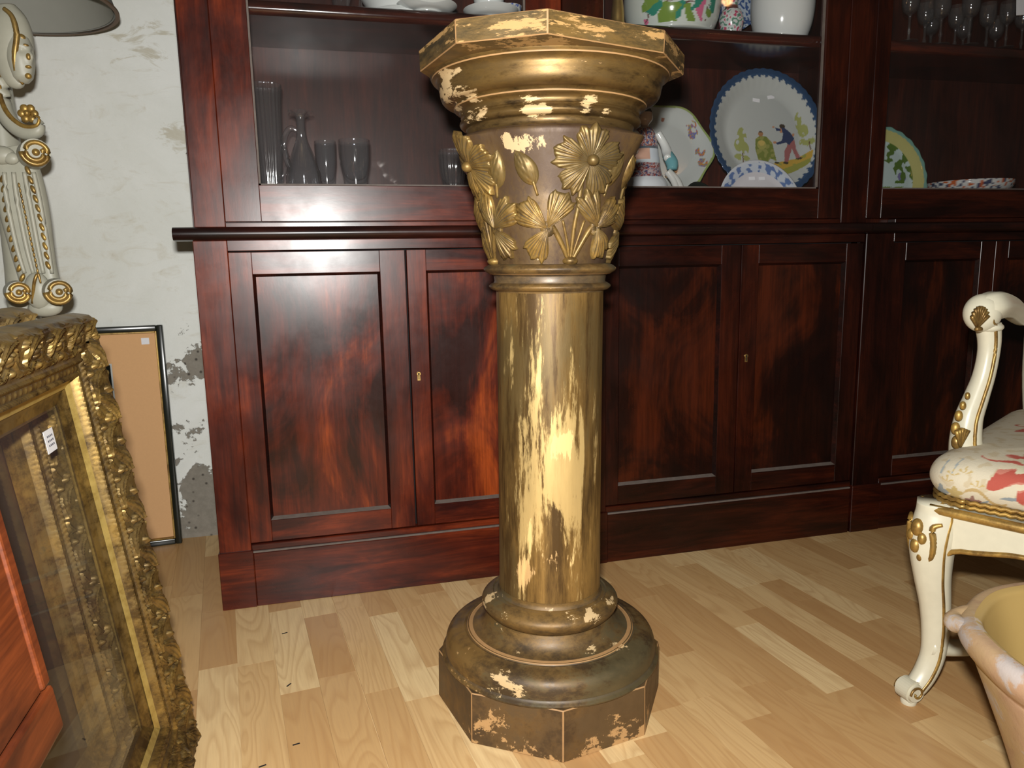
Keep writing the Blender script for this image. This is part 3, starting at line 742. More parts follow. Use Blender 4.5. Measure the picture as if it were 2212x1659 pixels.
# paper tag stuck to its glass
q = B(); box(q, 0, .034, 0, .030, -.0438, -.0434); tg = obj('price_tag', q, 'paper', fa); tg.location = (.160, .570, 0); tg.rotation_euler = (0, 0, .0)
q = B()
for r_ in range(3):
    for c_ in range(4): box(q, .006+c_*.0055, .0095+c_*.0055, .008+r_*.006, .0105+r_*.006, -.0433, -.0431)
tt = obj('ink_marks', q, 'print', tg)
BB = Vector((-.238, -.501, 0)) + Vector((-.068, -.030, 0))
pframe('picture_frame', 'second gilt frame with dark old glass, leaning behind the large gilt frame', 'frame', BB, TA, .84, .755, 'mirror', True, dim=True)

# reddish wooden panel in front
wp = empty('wooden_panel', (-.238, -.501, 0), 'reddish-brown wooden panel on legs leaning on the large gilt frame', 'panel')
m = Matrix(((0, -sin(TA), cos(TA)), (-1, 0, 0), (0, cos(TA), sin(TA)))); wp.matrix_world = Matrix.Translation(wp.location) @ m.to_4x4()
obj('board', box(B(), .560, 1.02, .425, .80, .013, .031, .002), 'wood_red', wp)
obj('bottom_rail', box(B(), .541, 1.02, .378, .4235, .010, .034, .004, 2), 'wood_red', wp)
obj('side_rail', box(B(), .541, .5585, .425, .80, .011, .033, .003, 2), 'wood_red', wp)
for lx in (.72, .98): obj('leg', box(B(), lx, lx+.035, -.001, .378, .012, .032, .003), 'wood_red', wp)

# small black frame against the wall
sf = empty('picture_frame', (-.428, WALLY-.034, .0), 'thin black picture frame with gold inner line and peach mount, against the wall', 'frame', rz=rad(3), rot=(rad(-1.6), 0, rad(4)))
Wf, Hf, b_ = .50, .637, .0165
def fr(x0, x1, z0, z1): return box(B(), x0, x1, -.010, .010, z0, z1, .003, 2)
for a in (fr(-b_, 0, 0, Hf), fr(-Wf, -Wf+b_, 0, Hf), fr(-Wf+b_, -b_, 0, b_), fr(-Wf+b_, -b_, Hf-b_, Hf)): obj('frame_bar', a, 'black', sf, smooth='auto')
g_ = b_+.005
for a in ((-g_, -b_, b_, Hf-b_), (-Wf+b_, -Wf+g_, b_, Hf-b_), (-Wf+g_, -g_, b_, g_), (-Wf+g_, -g_, Hf-g_, Hf-b_)):
    obj('gold_line', box(B(), a[0], a[1], -.007, .004, a[2], a[3], .001), 'gold_leaf', sf)
obj('mount', box(B(), -Wf+g_, -g_, .002, .006, g_, Hf-g_), 'mat', sf)
obj('window', box(B(), -Wf+.13, -.138, .0012, .0019, .14, .535), 'white_d', sf, label='pale edge of the mount opening')
obj('picture', box(B(), -Wf+.134, -.142, .0006, .0012, .144, .531), 'blackglaze', sf)
obj('price_tag', box(B(), -.058, -.038, .0008, .0019, Hf-.053, Hf-.035), 'paper', sf, rot=None)

# ------------------------------------------------------------ lamp at the left edge
LX, LY = -.678, .25
lamp = empty('table_lamp', (LX, LY, 0), 'grey and gold carved scroll lamp with face masks and wide grey shade', 'lamp')
def L(px, py, dy=0.0): return at(px, py, LY+dy)-Vector((LX, LY, 0))
prof = [(.236, 0), (.244, .002), (.240, .006), (.160, .26), (.155, .26), (.232, .004)]
q = B(); lathe(q, [(r, z) for r, z in prof], 96, close=True); zs = at(150, 46, LY-.2).z
obj('shade', q, 'shade', lamp, smooth='auto', loc=(0.02, 0, 1.385))
q = B(); lathe(q, [(.2365, -.001), (.2455, -.001), (.2455, .003), (.2365, .003)], 96, close=True); obj('shade_edge', q, 'shade_trim', lamp, loc=(.02, 0, 1.385), smooth='auto')
obj('stem', lathe(B(), [(0, 1.27), (.030, 1.28), (.022, 1.34), (.010, 1.36), (.008, 1.56), (0, 1.56)], 24), 'lamp_grey', lamp, smooth='auto')
obj('shade_ring', lathe(B(), [(.012, 1.553), (.160, 1.553), (.160, 1.556), (.012, 1.556)], 24), 'brass', lamp)
obj('base_column', lathe(B(), [(0, 0), (.15, 0), (.155, .02), (.13, .035), (.06, .05), (.035, .09), (.030, .30), (.045, .40), (.032, .50), (.030, .64), (.034, .72), (.030, .80), (.028, .95), (.034, 1.10), (.028, 1.27), (0, 1.28)], 48), 'lamp_grey', lamp, smooth='auto')
YF = -.12
def disc(q, c, r, d, axis=(0, -1, 0), seg=28, mi=0, bev=.003):
    z = Vector(axis).normalized(); x = z.cross(Vector((0, 0, 1))).normalized(); y = z.cross(x)
    m = Matrix.Translation(c) @ Matrix(((x.x, y.x, z.x, 0), (x.y, y.y, z.y, 0), (x.z, y.z, z.z, 0), (0, 0, 0, 1)))
    n0 = len(q.verts); bmesh.ops.create_cone(q, cap_ends=True, segments=seg, radius1=r, radius2=r*.92, depth=d, matrix=m)
def ringline(q, c, r, t, axis=(0, -1, 0), turns=1.0, shrink=0.0):
    z = Vector(axis).normalized(); x = z.cross(Vector((0, 0, 1))).normalized(); y = z.cross(x); n_ = int(20*turns)
    P = [Vector(c)+x*((r-shrink*k/n_)*cos(2*pi*turns*k/n_))+y*((r-shrink*k/n_)*sin(2*pi*turns*k/n_)) for k in range(n_+1)]
    sweep(q, P, [t]*len(P), 8, 1, spline=False)
con = empty('scroll_console', (0, 0, 0)); con.parent = lamp
ctr = [L(x, y, YF) for x, y in ((22, 318), (32, 350), (42, 400), (54, 460), (66, 520), (78, 575), (88, 615), (92, 655))]
hw = [.026, .042, .049, .049, .045, .041, .038, .018]
q = B(); sweep(q, ctr, hw, 36, 8, ratio=.42, up=(0, 1, 0), shape=lambda a: 1/max(abs(cos(a))**4+abs(sin(a))**4, 1e-3)**.25*(1-.05*abs(sin(a*3))**2))
obj('console_body', q, 'lamp_grey', con, smooth=True)
q = B()
for off in (-34, -12, 14, 36):
    sweep(q, [L(x+off*k_, y, YF-.030) for x, y, k_ in ((40, 372, .9), (47, 420, 1), (58, 480, 1), (70, 540, .95), (82, 590, .85))], [.0045, .005, .005, .005, .004], 8, 5)
obj('moulded_ridges', q, 'lamp_grey', con, smooth=True, kind='stuff')
q = B()
for i in range(11):
    t = i/10; x = 6+42*t-6*sin(pi*t); y = 385+215*t
    ball(q, L(x, y, YF-.022), .0068, (.75, .6, 1.5), 8, 6, Matrix.Rotation(.5, 4, 'Y'))
    x = 60+44*t+5*sin(pi*t); y = 368+205*t; ball(q, L(x, y, YF-.033), .0065, (.75, .6, 1.5), 8, 6, Matrix.Rotation(-.4, 4, 'Y'))
for i in range(17):
    t = i/16; ball(q, L(41+40*t, 400+185*t, YF-.036), .0030, (.8, .6, 1.9), 6, 5)
obj('gilt_husks', q, 'gold_leaf', con, smooth=True, kind='stuff')
for (x, y, r_, dy) in ((74, 332, .030, -.040), (124, 630, .029, -.045), (38, 631, .025, -.030)):
    v = empty('volute', (0, 0, 0)); v.parent = con; c = L(x, y, YF+dy); ax = Vector((.45, -1, 0))
    q = B(); disc(q, c, r_, .050, ax); obj('scroll_drum', q, 'lamp_grey', con, smooth='auto')
    q = B(); f = c+ax.normalized()*.025; ringline(q, f, r_*.90, .0050, ax, 1.6, r_*.45); ball(q, f, r_*.26)
    obj('gilt_spiral', q, 'gold_leaf', con, smooth=True)
    bpy.data.objects.remove(v)
q = B(); ball(q, L(82, 628, YF-.030), .030, (.9, .6, 1.35), 16, 12); ball(q, L(98, 665, YF-.02), .022, (1.6, .7, .9), 14, 10); obj('shell_foot', q, 'lamp_grey', con, smooth=True)
q = B(); sweep(q, [L(70, 655, YF-.04), L(74, 610, YF-.052), L(82, 592, YF-.05), L(88, 612, YF-.050)], [.003, .0035, .003, .002], 8, 5); obj('gilt_shell_line', q, 'gold_leaf', con, smooth=True)
# upper C scroll with rosette
q = B(); P = [L(-2, 170, YF), L(4, 225, YF), L(22, 262, YF-.01), (L(52, 285, YF-.02)), L(80, 284, YF-.03), L(86, 268, YF-.03), L(74, 262, YF-.03)]
sweep(q, P, [.020, .018, .017, .016, .013, .009, .006], 14, 6); obj('curl', q, 'lamp_grey', con, smooth=True)
q = B(); sweep(q, [p+Vector((.004, -.014, .010)) for p in P], [.0045, .0050, .0050, .0045, .0035, .003, .002], 8, 6); obj('gilt_edge', q, 'gold_leaf', con, smooth=True)
q = B(); c = L(62, 246, YF-.02)
for k in range(6): ball(q, c+Vector((.012*cos(k*pi/3), -.004, .012*sin(k*pi/3))), .0085, (1, .6, 1), 10, 7)
ball(q, c+Vector((0, -.010, 0)), .0065); obj('rosette', q, 'gold_leaf', con, smooth=True)
q = B(); ball(q, L(2, 335, YF-.02), .028, (1.0, .5, .7), 14, 9); ball(q, L(24, 342, YF-.025), .016, (1.0, .5, .8), 12, 8); obj('leaf_tip', q, 'lamp_grey', con, smooth=True)
# head with a small gilt mask
q = B(); P = [L(12, 12, YF), L(20, 45, YF), L(24, 90, YF), L(26, 135, YF), L(36, 172, YF-.005), L(48, 186, YF-.01)]
sweep(q, P, [.018, .036, .043, .036, .024, .006], 20, 6, ratio=.8, up=(0, 1, 0)); obj('head', q, 'lamp_grey', con, smooth=True)
q = B(); sweep(q, [L(8, 18, YF-.035), L(26, 36, YF-.037), L(36, 75, YF-.036), L(32, 120, YF-.034), L(36, 158, YF-.026), L(50, 182, YF-.016)], [.004, .005, .006, .006, .005, .003], 8, 6); obj('gilt_headdress', q, 'gold_leaf', con, smooth=True)
q = B(); R2 = rad(-35)
def face(r, z, a, i):
    d = ((a-R2+pi) % (2*pi))-pi
    nose = .010*math.exp(-d**2/.05)*math.exp(-((z-.002)/.011)**2)
    eyes = -.005*(math.exp(-(abs(d)-.55)**2/.05))*math.exp(-((z-.014)/.006)**2)
    brow = .003*math.exp(-((z-.022)/.004)**2)*math.exp(-d**2/.8)
    lips = .003*math.exp(-d**2/.10)*(math.exp(-((z+.017)/.003)**2)+math.exp(-((z+.024)/.003)**2)); chin = .004*math.exp(-d**2/.15)*math.exp(-((z+.037)/.006)**2)
    return r+nose+eyes+brow+lips+chin, z
lathe(q, [(.001, -.050), (.010, -.048), (.017, -.040)]+[(.0175+.009*sin(pi*(k+1)/20*.9), -.038+.0042*k) for k in range(20)]+[(.016, .048), (.001, .054)], 56, fn=face)
m_ = obj('mask', q, 'lamp_grey', con, smooth=True); m_.location = L(45, 128, YF-.012)
q = B(); c = L(45, 128, YF-.012)
for dx, dz, rr, sc in ((.018, .024, .0055, (1.6, 1, .7)), (.026, .001, .0048, (1, 1, 1.5)), (.022, -.019, .0050, (1.3, 1, .7)), (.019, -.037, .006, (1.1, 1, 1)), (.010, .040, .007, (1.4, 1, 1.2)), (.004, .020, .0045, (1, 1, 2))):
    ball(q, c+Vector((dx*.82, -dx*.57-.006, dz)), rr, sc, 10, 7)
obj('gilt_features', q, 'gold_leaf', con, smooth=True, kind='stuff')

# ------------------------------------------------------------ painted things
def inpoly(x, y, P):
    c = False; j = len(P)-1
    for i in range(len(P)):
        if (P[i][1] > y) != (P[j][1] > y) and x < (P[j][0]-P[i][0])*(y-P[i][1])/(P[j][1]-P[i][1])+P[i][0]: c = not c
        j = i
    return c
def paint(o, fn):
    me = o.data; a = me.color_attributes.new('Col', 'FLOAT_COLOR', 'POINT')
    buf = []
    for v in me.vertices: buf += [*fn(v.co), 1.0]
    a.data.foreach_set('color', buf)
def dish_bm(R, depth=.02, rimf=None, n=110, sx=1, sy=1, foot=.5, dense=True):
    "plate: local z is the face direction; dense rings so a painted pattern reads"
    bm = B(); seg = 220 if dense else 64; rings = []; rr = [i/n for i in range(1, n+1)]
    def zz(f):
        if f < .62: return 0
        t = (f-.62)/.38; return depth*(t*t*(3-2*t))
    c = bm.verts.new((0, 0, 0))
    for f in rr:
        rings.append([bm.verts.new((R*f*sx*cos(2*pi*k/seg)*(1+((rimf(2*pi*k/seg) if rimf else 0))*f**6), R*f*sy*sin(2*pi*k/seg)*(1+((rimf(2*pi*k/seg) if rimf else 0))*f**6), zz(f))) for k in range(seg)])
    back = [[bm.verts.new((v.co.x*.995, v.co.y*.995, v.co.z-.004)) for v in rings[-1]]]
    for f in (.62, foot):
        back.append([bm.verts.new((R*f*sx*cos(2*pi*k/seg), R*f*sy*sin(2*pi*k/seg), -.006)) for k in range(seg)])
    back.append([bm.verts.new((R*foot*sx*.97*cos(2*pi*k/seg), R*foot*sy*.97*sin(2*pi*k/seg), -.011)) for k in range(seg)])
    for k in range(seg): bm.faces.new((c, rings[0][k], rings[0][(k+1) % seg]))
    allr = rings+back
    for a, b in zip(allr, allr[1:]):
        for k in range(seg): bm.faces.new((a[k], b[k], b[(k+1) % seg], a[(k+1) % seg]))
    bm.faces.new(back[-1]); return bm
def stand_plate(name, label, cat, px, py, Y, Rpx, tilt, paintfn, depth=.02, rimf=None, sx=1, sy=1, n=110, foot=.5, yaw=0, roll=0):
    c = at(px, py, Y); R = (at(px+Rpx, py, Y)-c).x
    q = dish_bm(R, depth, rimf, n, sx, sy, foot)
    o = obj(name, q, 'painted', None, smooth=True); o.location = c
    o.rotation_euler = (rad(90-tilt), roll, yaw); paint(o, lambda v: paintfn(v.x/R, v.y/R)); tag(o, label, cat)
    return o, c, R
WH = (.43, .45, .43)
def wedge(o_label, x, y, z0, z1, wd=.07):
    "little wooden plate stand"
    t = empty('plate_stand', (x, y, z0), o_label, 'stand')
    obj('foot', box(B(), -wd/2, wd/2, -.035, .05, 0, .006), 'wood_dark', t)
    obj('ledge', box(B(), -wd/2, wd/2, -.035, -.028, .006, .018), 'wood_dark', t)
    obj('post', box(B(), -.006, .006, .034, .044, .006, z1-z0), 'wood_dark', t)
    obj('rest', box(B(), -wd/2, wd/2, -.028, .034, .006, .012+0.0), 'wood_dark', t)

def big_plate(x, y):
    X = 1455+585*x; Y = 635-585*y; rho = hypot(x, y); a = atan2(y, x)
    tri = abs(((a*46/(2*pi)) % 1)*2-1)
    if rho > .93-.0*tri: return (.025, .055, .115)
    if rho > .865:
        e = (rho-.865)/.065
        return (.032, .068, .14) if (tri > 1-e) or (rho > .90 and tri < .12) else WH
    def el(cx, cy, rx, ry): return ((X-cx)/rx)**2+((Y-cy)/ry)**2 < 1
    nz = noise.noise(Vector((x*14, y*14, 3)))
    if inpoly(X, Y, [(1650, 560), (1690, 562), (1740, 600), (1785, 660), (1725, 722), (1690, 700), (1600, 722), (1585, 704), (1650, 682), (1668, 620)]) or inpoly(X, Y, [(1590, 562), (1640, 570), (1650, 590), (1600, 592)]): return (.035, .05, .11)
    if el(1665, 548, 30, 22): return (.06, .045, .03)
    if el(1648, 585, 17, 24) or el(1570, 556, 14, 8) or el(1575, 700, 20, 12) or el(1775, 625, 12, 14): return (.45, .22, .12)
    if inpoly(X, Y, [(1715, 705), (1785, 670), (1795, 760), (1825, 840), (1790, 850), (1750, 755), (1700, 880), (1662, 880), (1670, 780)]): return (.32, .12, .115)
    if el(1812, 850, 28, 12) or el(1675, 890, 28, 12) or el(1580, 890, 24, 10) or el(1415, 945, 24, 10): return (.06, .05, .03)
    if el(1432, 622, 26, 26): return (.33, .17, .08) if Y > 610 else (.10, .07, .05)
    if el(1435, 725, 48, 42): return (.50, .38, .11) if el(1435, 700, 34, 34) else (.33, .31, .09)
    if inpoly(X, Y, [(1375, 670), (1425, 640), (1490, 648), (1545, 700), (1580, 880), (1520, 850), (1440, 930), (1400, 905), (1365, 770)]): return (.17, .20, .045) if nz > -.1 else (.27, .27, .08)
    if abs(X-1232) < 5 and 800 < Y < 940 or abs(X-1915) < 5 and 690 < Y < 780: return (.13, .08, .04)
    if inpoly(X, Y, [(1140, 925), (1300, 962), (1450, 925), (1600, 885), (1780, 850), (2010, 745), (1975, 820), (1850, 930), (1700, 995), (1480, 1005), (1230, 990)]):
        return (.46, .30, .055) if (Y < 930-(X-1700)*.35 and nz > -.35) else (.27, .27, .06)
    for cx, cy, rx, ry in ((1235, 660, 48, 90), (1200, 730, 50, 60), (1260, 760, 40, 55), (1190, 840, 45, 30), (1265, 850, 40, 26), (1830, 500, 30, 80), (1870, 590, 45, 60), (1880, 700, 50, 40), (1930, 690, 40, 30)):
        if el(cx, cy, rx, ry) and nz > -.22: return (.30, .32, .11)
    return WH
scal = lambda a: .018*abs(sin(a*23))-.009
o, c, R = stand_plate('serving_plate', 'large round faience plate with blue scalloped rim and painted country couple', 'plate', 1648, 292, .195, 119, 11, big_plate, .026, scal)
for i, (lx, ly) in enumerate(((1410, 312), (1565, 278))):
    q = B(); box(q, -.011, .011, -.005, .005, .0006, .0012); lb = obj('price_label', q, 'paper', o); lb.location = ((lx-1455)/585*R, (635-ly)/585*R, 0); lb.rotation_euler = (0, 0, -.12+i*.3)
wedge('dark wooden stand holding the large blue-rimmed plate', c.x, .205, ZDECK, ZDECK+.12)

def rimplate(x, y):
    rho = hypot(x, y*1.0); a = atan2(y, x)
    if rho > .95: return (.50, .52, .55)
    if rho > .76:
        n_ = noise.noise(Vector((a*7, rho*16, 1.5)))+.45*sin(a*22)
        return (.10, .16, .33) if n_ > .08 else (.46, .50, .56)
    if rho < .24 and noise.noise(Vector((x*30, y*30, 0))) > .1: return (.10, .14, .26)
    return (.55, .53, .55)
o, c, R = stand_plate('dessert_plate', 'small white plate with blue sponged rim leaning before the large plate', 'plate', 1640, 447, .085, 88, 14, rimplate, .012, n=60)
for i, x in enumerate((-.10, .14)):
    q = B(); box(q, -.009, .009, -.0045, .0045, .0006, .0012); lb = obj('price_label', q, 'paper', o); lb.location = (x*R-.002, .62*R, .0012); lb.rotation_euler = (0, 0, .05)

def platter(x, y):
    rho = hypot(x, y/.80); a = atan2(y/.8, x)
    if rho*(1-.04*cos(6*a)) > .955: return (.24, .30, .10)
    n_ = noise.noise(Vector((x*13, y*13, 7)))
    for cx, cy in ((.78, -.02), (.66, .30), (.62, .44), (.80, -.22), (.86, -.40), (.92, -.52)):
        d = hypot(x-cx, y-cy)
        if d < .085 and n_ > -.12:
            return ((.12, .12, .30), (.42, .14, .05), (.30, .25, .08))[int(abs(n_)*23+cx*9) % 3]
    if hypot(x-.1, y-.55) < .035: return (.25, .10, .06)
    return WH
stand_plate('platter', 'wavy-edged white platter with flower sprays left of the large plate', 'plate', 1424, 326, .215, 110, 10, platter, .018, lambda a: .045*cos(6*a), 1, .80, n=70)
cc = at(1424, 326, .215); wedge('dark wooden stand under the wavy-edged platter', cc.x, .222, ZDECK, ZDECK+.10)

def leafplate(x, y):
    rho = hypot(x, y); a = atan2(y, x)
    if rho > .93: return (.16, .32, .27)
    if rho > .73: return (.42, .40, .15)
    n_ = noise.noise(Vector((x*9, y*9, 4)))
    # stalks fanning from lower left, leafy green tips
    d = abs(((atan2(y+.55, x+.35)*5) % 1)-.5)
    if rho > .32 and n_+.35*sin(atan2(y+.55, x+.35)*26) > -.02 and y > -.15: return (.075, .14, .022)
    if y < -.22 and x < .55 and sin((x*.9-y*2.2)*24) > -.55 and rho < .70: return (.13, .22, .03)
    if hypot(x-.48, y+.02) < .10: return (.16, .15, .30)
    return (.42, .52, .50)
stand_plate('leaf_plate', 'yellow-green plate with moulded leaves behind the right glazed door', 'plate', 1905, 380, .17, 89, 13, leafplate, .015, lambda a: .012*cos(24*a), n=60)

# ---- lathed ceramics on the shelves
def pot(name, label, cat, px, Y, z0, prof, fn=None, seg=96, mat='painted', rfn=None, group=None, sub=1):
    x = at(px, 100, Y).x; q = B(); pr = prof
    for _ in range(sub): pr = [p for a, b in zip(pr, pr[1:]) for p in (a, ((a[0]+b[0])/2, (a[1]+b[1])/2))]+[pr[-1]]
    lathe(q, pr, seg, fn=rfn); o = obj(name, q, mat, None, smooth='auto'); o.location = (x, Y, z0)
    if fn: paint(o, fn)
    return tag(o, label, cat, group)
def smoothp(P, n=8): return [(max(0, v.x), v.y) for v in catmull([(a, b, 0) for a, b in P], n)]

def figure_paint(v):
    z = v.z; n_ = noise.noise(v*190); a = atan2(v.y, v.x)
    if z < .105:
        if z < .070 and z > .052 and abs(a+1.2) < .75: return (.35, .24, .06) if int(a*22) % 2 else (.03, .025, .02)
        return (.58, .60, .62)
    if z < .142: return (.22, .045, .04) if n_ > .12 else ((.05, .05, .12) if n_ < -.25 else (.38, .30, .30))
    if z < .150: return (.50, .55, .58)
    if z < .178: return (.50, .30, .22) if abs(a+2.2) < .6 else (.50, .55, .60)
    if z < .184: return (.08, .10, .12)
    if z < .232: return (.25, .07, .05) if n_ > .1 else ((.06, .07, .16) if n_ < -.15 else (.42, .36, .34))
    return (.50, .36, .28) if z < .270 else (.03, .03, .03)
fx = at(1392, 330, .12).x
fig = empty('porcelain_figurine', (fx, .12, ZDECK), 'seated porcelain figurine with patterned robe, half hidden by the column capital', 'figurine')
q = B(); pr = smoothp([(0, 0), (.060, .001), (.066, .02), (.066, .06), (.060, .09), (.048, .11), (.042, .13), (.040, .15), (.036, .17), (.034, .19), (.030, .21), (.022, .228), (.010, .236), (.012, .242), (.020, .252), (.020, .265), (.014, .280), (.0, .286)], 10)
lathe(q, pr, 96); o = obj('robe', q, 'painted', fig, smooth=True); paint(o, figure_paint)
q = B(); sweep(q, [(.030, -.015, .218), (.046, -.020, .190), (.050, -.032, .165), (.042, -.050, .150)], [.010, .011, .013, .009], 14, 6); obj('arm', q, 'white', fig, smooth=True)
q = B(); sweep(q, [(.050, -.032, .162), (.057, -.045, .140), (.055, -.050, .122)], [.014, .016, .013], 14, 6)
o = obj('cuff', q, 'painted', fig, smooth=True); paint(o, lambda v: (.12, .30, .33))
q = B(); sweep(q, [(-.030, -.015, .218), (-.046, -.020, .190), (-.045, -.040, .165)], [.010, .011, .010], 14, 6); obj('arm', q, 'white', fig, smooth=True)
for s in (0, 1):
    q = B(); sweep(q, [(.045, -.045, .118), (.060+.010*s, -.050, .095), (.070+.014*s, -.050, .065), (.066+.016*s, -.050, .03), (.064+.016*s, -.052, .004)], [.010, .009, .008, .008, .009], 12, 6)
    o = obj('trouser_leg', q, 'painted', fig, smooth=True); paint(o, lambda v: (.10, .07, .05) if .052 < v.z < .057 else (.50, .50, .47))

bd = at(1508, 400, .07)
q = dish_bm((at(1545, 400, .07)-bd).x, .016, None, 20, 1, 1, dense=False); o = obj('small_dish', q, 'blackglaze', None, smooth=True); o.location = (bd.x, .07, ZDECK+.040)
o.rotation_euler = (rad(70), 0, rad(10)); tag(o, 'small black glazed dish tipped up before the wavy-edged platter', 'dish')

def im(v):
    n_ = noise.noise(v*90)
    return (.42, .10, .03) if n_ > .22 else ((.04, .05, .10) if n_ < -.28 else (.52, .52, .50))
zz = .0
pot('bowl', 'shallow bowl with rust and blue flowers at the far right shelf', 'bowl', 2118, .14, ZDECK, smoothp([(0, 0), (.05, 0), (.055, .012), (.080, .05), (.110, .082), (.116, .100), (.112, .100), (.07, .055), (0, .012)], 5), im)

ZS = SHZ1
def jar(v):
    a = atan2(v.y, v.x); n1 = noise.noise(v*28+Vector((3, 0, 0))); n2 = noise.noise(v*34+Vector((0, 9, 2)))
    if -2.7 < a < -.95 and v.z > .012:
        if n1 > .12: return (.15, .24, .045)
        if n2 > .14: return (.03, .20, .14)
        if abs(noise.noise(v*18)) < .022: return (.12, .06, .05)
        if n1 < -.42: return (.50, .12, .22)
    return (.50, .54, .50)
pot('jar', 'white jar painted with green leaves above the capital', 'jar', 1450, .14, ZS, smoothp([(0, 0), (.095, 0), (.108, .015), (.120, .05), (.124, .10), (.115, .15), (.085, .19), (.06, .20), (.06, .215), (.055, .215), (0, .2)], 8), jar, sub=2, seg=160)
def rose(v):
    n_ = noise.noise(v*120)
    if .062 < v.z < .072: return (.14, .05, .04)
    if n_ > .22: return (.40, .06, .12)
    if n_ < -.30: return (.10, .22, .16)
    return (.50, .52, .50)
pot('small_vase', 'small rose-patterned vase between the leafy jar and white jar', 'vase', 1578, .09, ZS, smoothp([(0, 0), (.022, 0), (.028, .02), (.031, .04), (.024, .060), (.016, .070), (.015, .10), (.022, .13), (.018, .132), (0, .1)], 6), rose, sub=2)
for s, px_ in ((0, 1562), (1, 1594)):
    pass
def blue8(x, y):
    rho = hypot(x, y); n_ = noise.noise(Vector((x*11, y*11, 5)))
    return (.05, .10, .25) if (n_ > .05 or .84 < rho < .90) else (.42, .48, .54)
stand_plate('octagonal_plate', 'blue and white octagonal plate behind the small rose vase', 'plate', 1592, -8, .24, 62, 8, blue8, .010, lambda a: .05*cos(8*a), n=60)
pot('round_jar', 'plain round white jar near the right end of the top shelf', 'jar', 1687, .13, ZS, smoothp([(0, 0), (.058, 0), (.066, .012), (.078, .05), (.083, .10), (.078, .15), (.055, .185), (.03, .2), (0, .2)], 8), None, mat='white')
pot('candlestick', 'small brass candlestick foot left of the leafy jar', 'candlestick', 1334, .12, ZS, smoothp([(0, 0), (.026, 0), (.026, .01), (.018, .02), (.016, .05), (.012, .09), (.016, .12), (0, .13)], 5), None, mat='brass', seg=32)
# white porcelain on the left of the top shelf
pot('tureen', 'white porcelain tureen at the left of the top shelf', 'tureen', 872, .15, ZS, smoothp([(0, 0), (.085, 0), (.088, .014), (.078, .022), (.10, .06), (.108, .10), (.09, .13), (0, .14)], 6), None, mat='white')
pot('saucer', 'white saucer in front of the tureen', 'saucer', 925, .075, ZS, smoothp([(0, 0), (.034, 0), (.036, .004), (.052, .008), (.068, .018), (.066, .019), (.03, .007), (0, .006)], 5), None, mat='white_d')
pot('saucer', 'white saucer under the white cup beside the column slab', 'saucer', 1062, .085, ZS, smoothp([(0, 0), (.030, 0), (.032, .004), (.050, .009), (.064, .020), (.062, .021), (.03, .008), (0, .007)], 5), None, mat='white_d')
pot('cup', 'white cup standing on its saucer beside the column slab', 'cup', 1058, .085, ZS+.0075, smoothp([(0, 0), (.022, 0), (.022, .006), (.034, .03), (.038, .055), (.036, .055), (.03, .02), (0, .012)], 5), None, mat='white')
def dots(v): return (.10, .14, .35) if noise.noise(v*150) > .2 else (.52, .52, .49)
pot('cup', 'small flowered cup tilted behind the white cup and saucer', 'cup', 1101, .15, ZS, smoothp([(0, 0), (.018, 0), (.026, .02), (.031, .05), (.029, .05), (0, .02)], 5), dots)
pot('glass_vase', 'dark slim glass vase at the left end of the top shelf', 'vase', 742, .12, ZS, smoothp([(0, 0), (.02, 0), (.018, .02), (.035, .09), (.03, .14), (.028, .14), (0, .03)], 5), None, mat='glassware', seg=32)
pot('wine_glass', 'thin clear glass beside the white tureen', 'glass', 783, .06, ZS, smoothp([(0, 0), (.010, 0), (.004, .004), (.003, .05), (.015, .08), (.016, .12), (.015, .12), (0, .05)], 5), None, mat='glassware', seg=32)

# ---- clear glass behind the left door
def hz(px0, py0, Y, z0): return at(px0, py0, Y).z-z0
ribs = lambda n_, d: (lambda r, z, a, i: (r*(1+d*cos(n_*a)), z))
Y1 = .10
h = at(572, 192, Y1).z-ZDECK
pot('fluted_vase', 'tall fluted clear glass vase at the left edge of the cabinet', 'vase', 566, Y1, ZDECK, smoothp([(0, 0), (.026, 0), (.024, .03), (.022, .06), (.026, .12), (.030, h*.6), (.033, h*.9), (.036, h), (.033, h), (.027, h*.6), (.020, .08), (0, .07)], 6), None, mat='glassware', rfn=ribs(20, .035), seg=160)
jx = at(657, 390, .09).x
jug = empty('glass_cruet', (jx, .09, ZDECK), 'clear glass cruet with frilled lip and looped handle', 'cruet')
H = lambda py: at(657, py, .09).z-ZDECK
q = B(); P = smoothp([(0, 0), (.040, 0), (.042, .010), (.040, H(385)), (.034, H(360)), (.024, H(330)), (.014, H(305)), (.0105, H(285)), (.0105, H(262)), (.013, H(252)), (.024, H(243)), (.027, H(246))], 8)
def lip(r, z, a, i): 
    t = max(0, (z-H(258))/(H(243)-H(258))); return r*(1+.16*t*cos(5*a)), z+.003*t*cos(5*a+1)
lathe(q, P, 96, fn=lip, close=True); obj('body', q, 'glassware', jug, smooth=True)
q = B(); lathe(q, [(r*.86, z+.004) for r, z in P[3:-8]], 64, close=True); obj('inner_wall', q, 'glassware', jug, smooth=True)
q = B(); sweep(q, [(-.010, 0, H(283)), (-.022, 0, H(278)), (-.034, 0, H(290)), (-.040, 0, H(315)), (-.036, 0, H(345)), (-.030, 0, H(362))], [.005, .006, .006, .006, .006, .005], 12, 8, shape=lambda a: 1+.1*cos(4*a)); obj('handle', q, 'glassware', jug, smooth=True)
q = B(); ball(q, (0, 0, .02), .03, (1.1, 1.1, .45), 20, 12); obj('thick_base', q, 'glassware', jug, smooth=True)
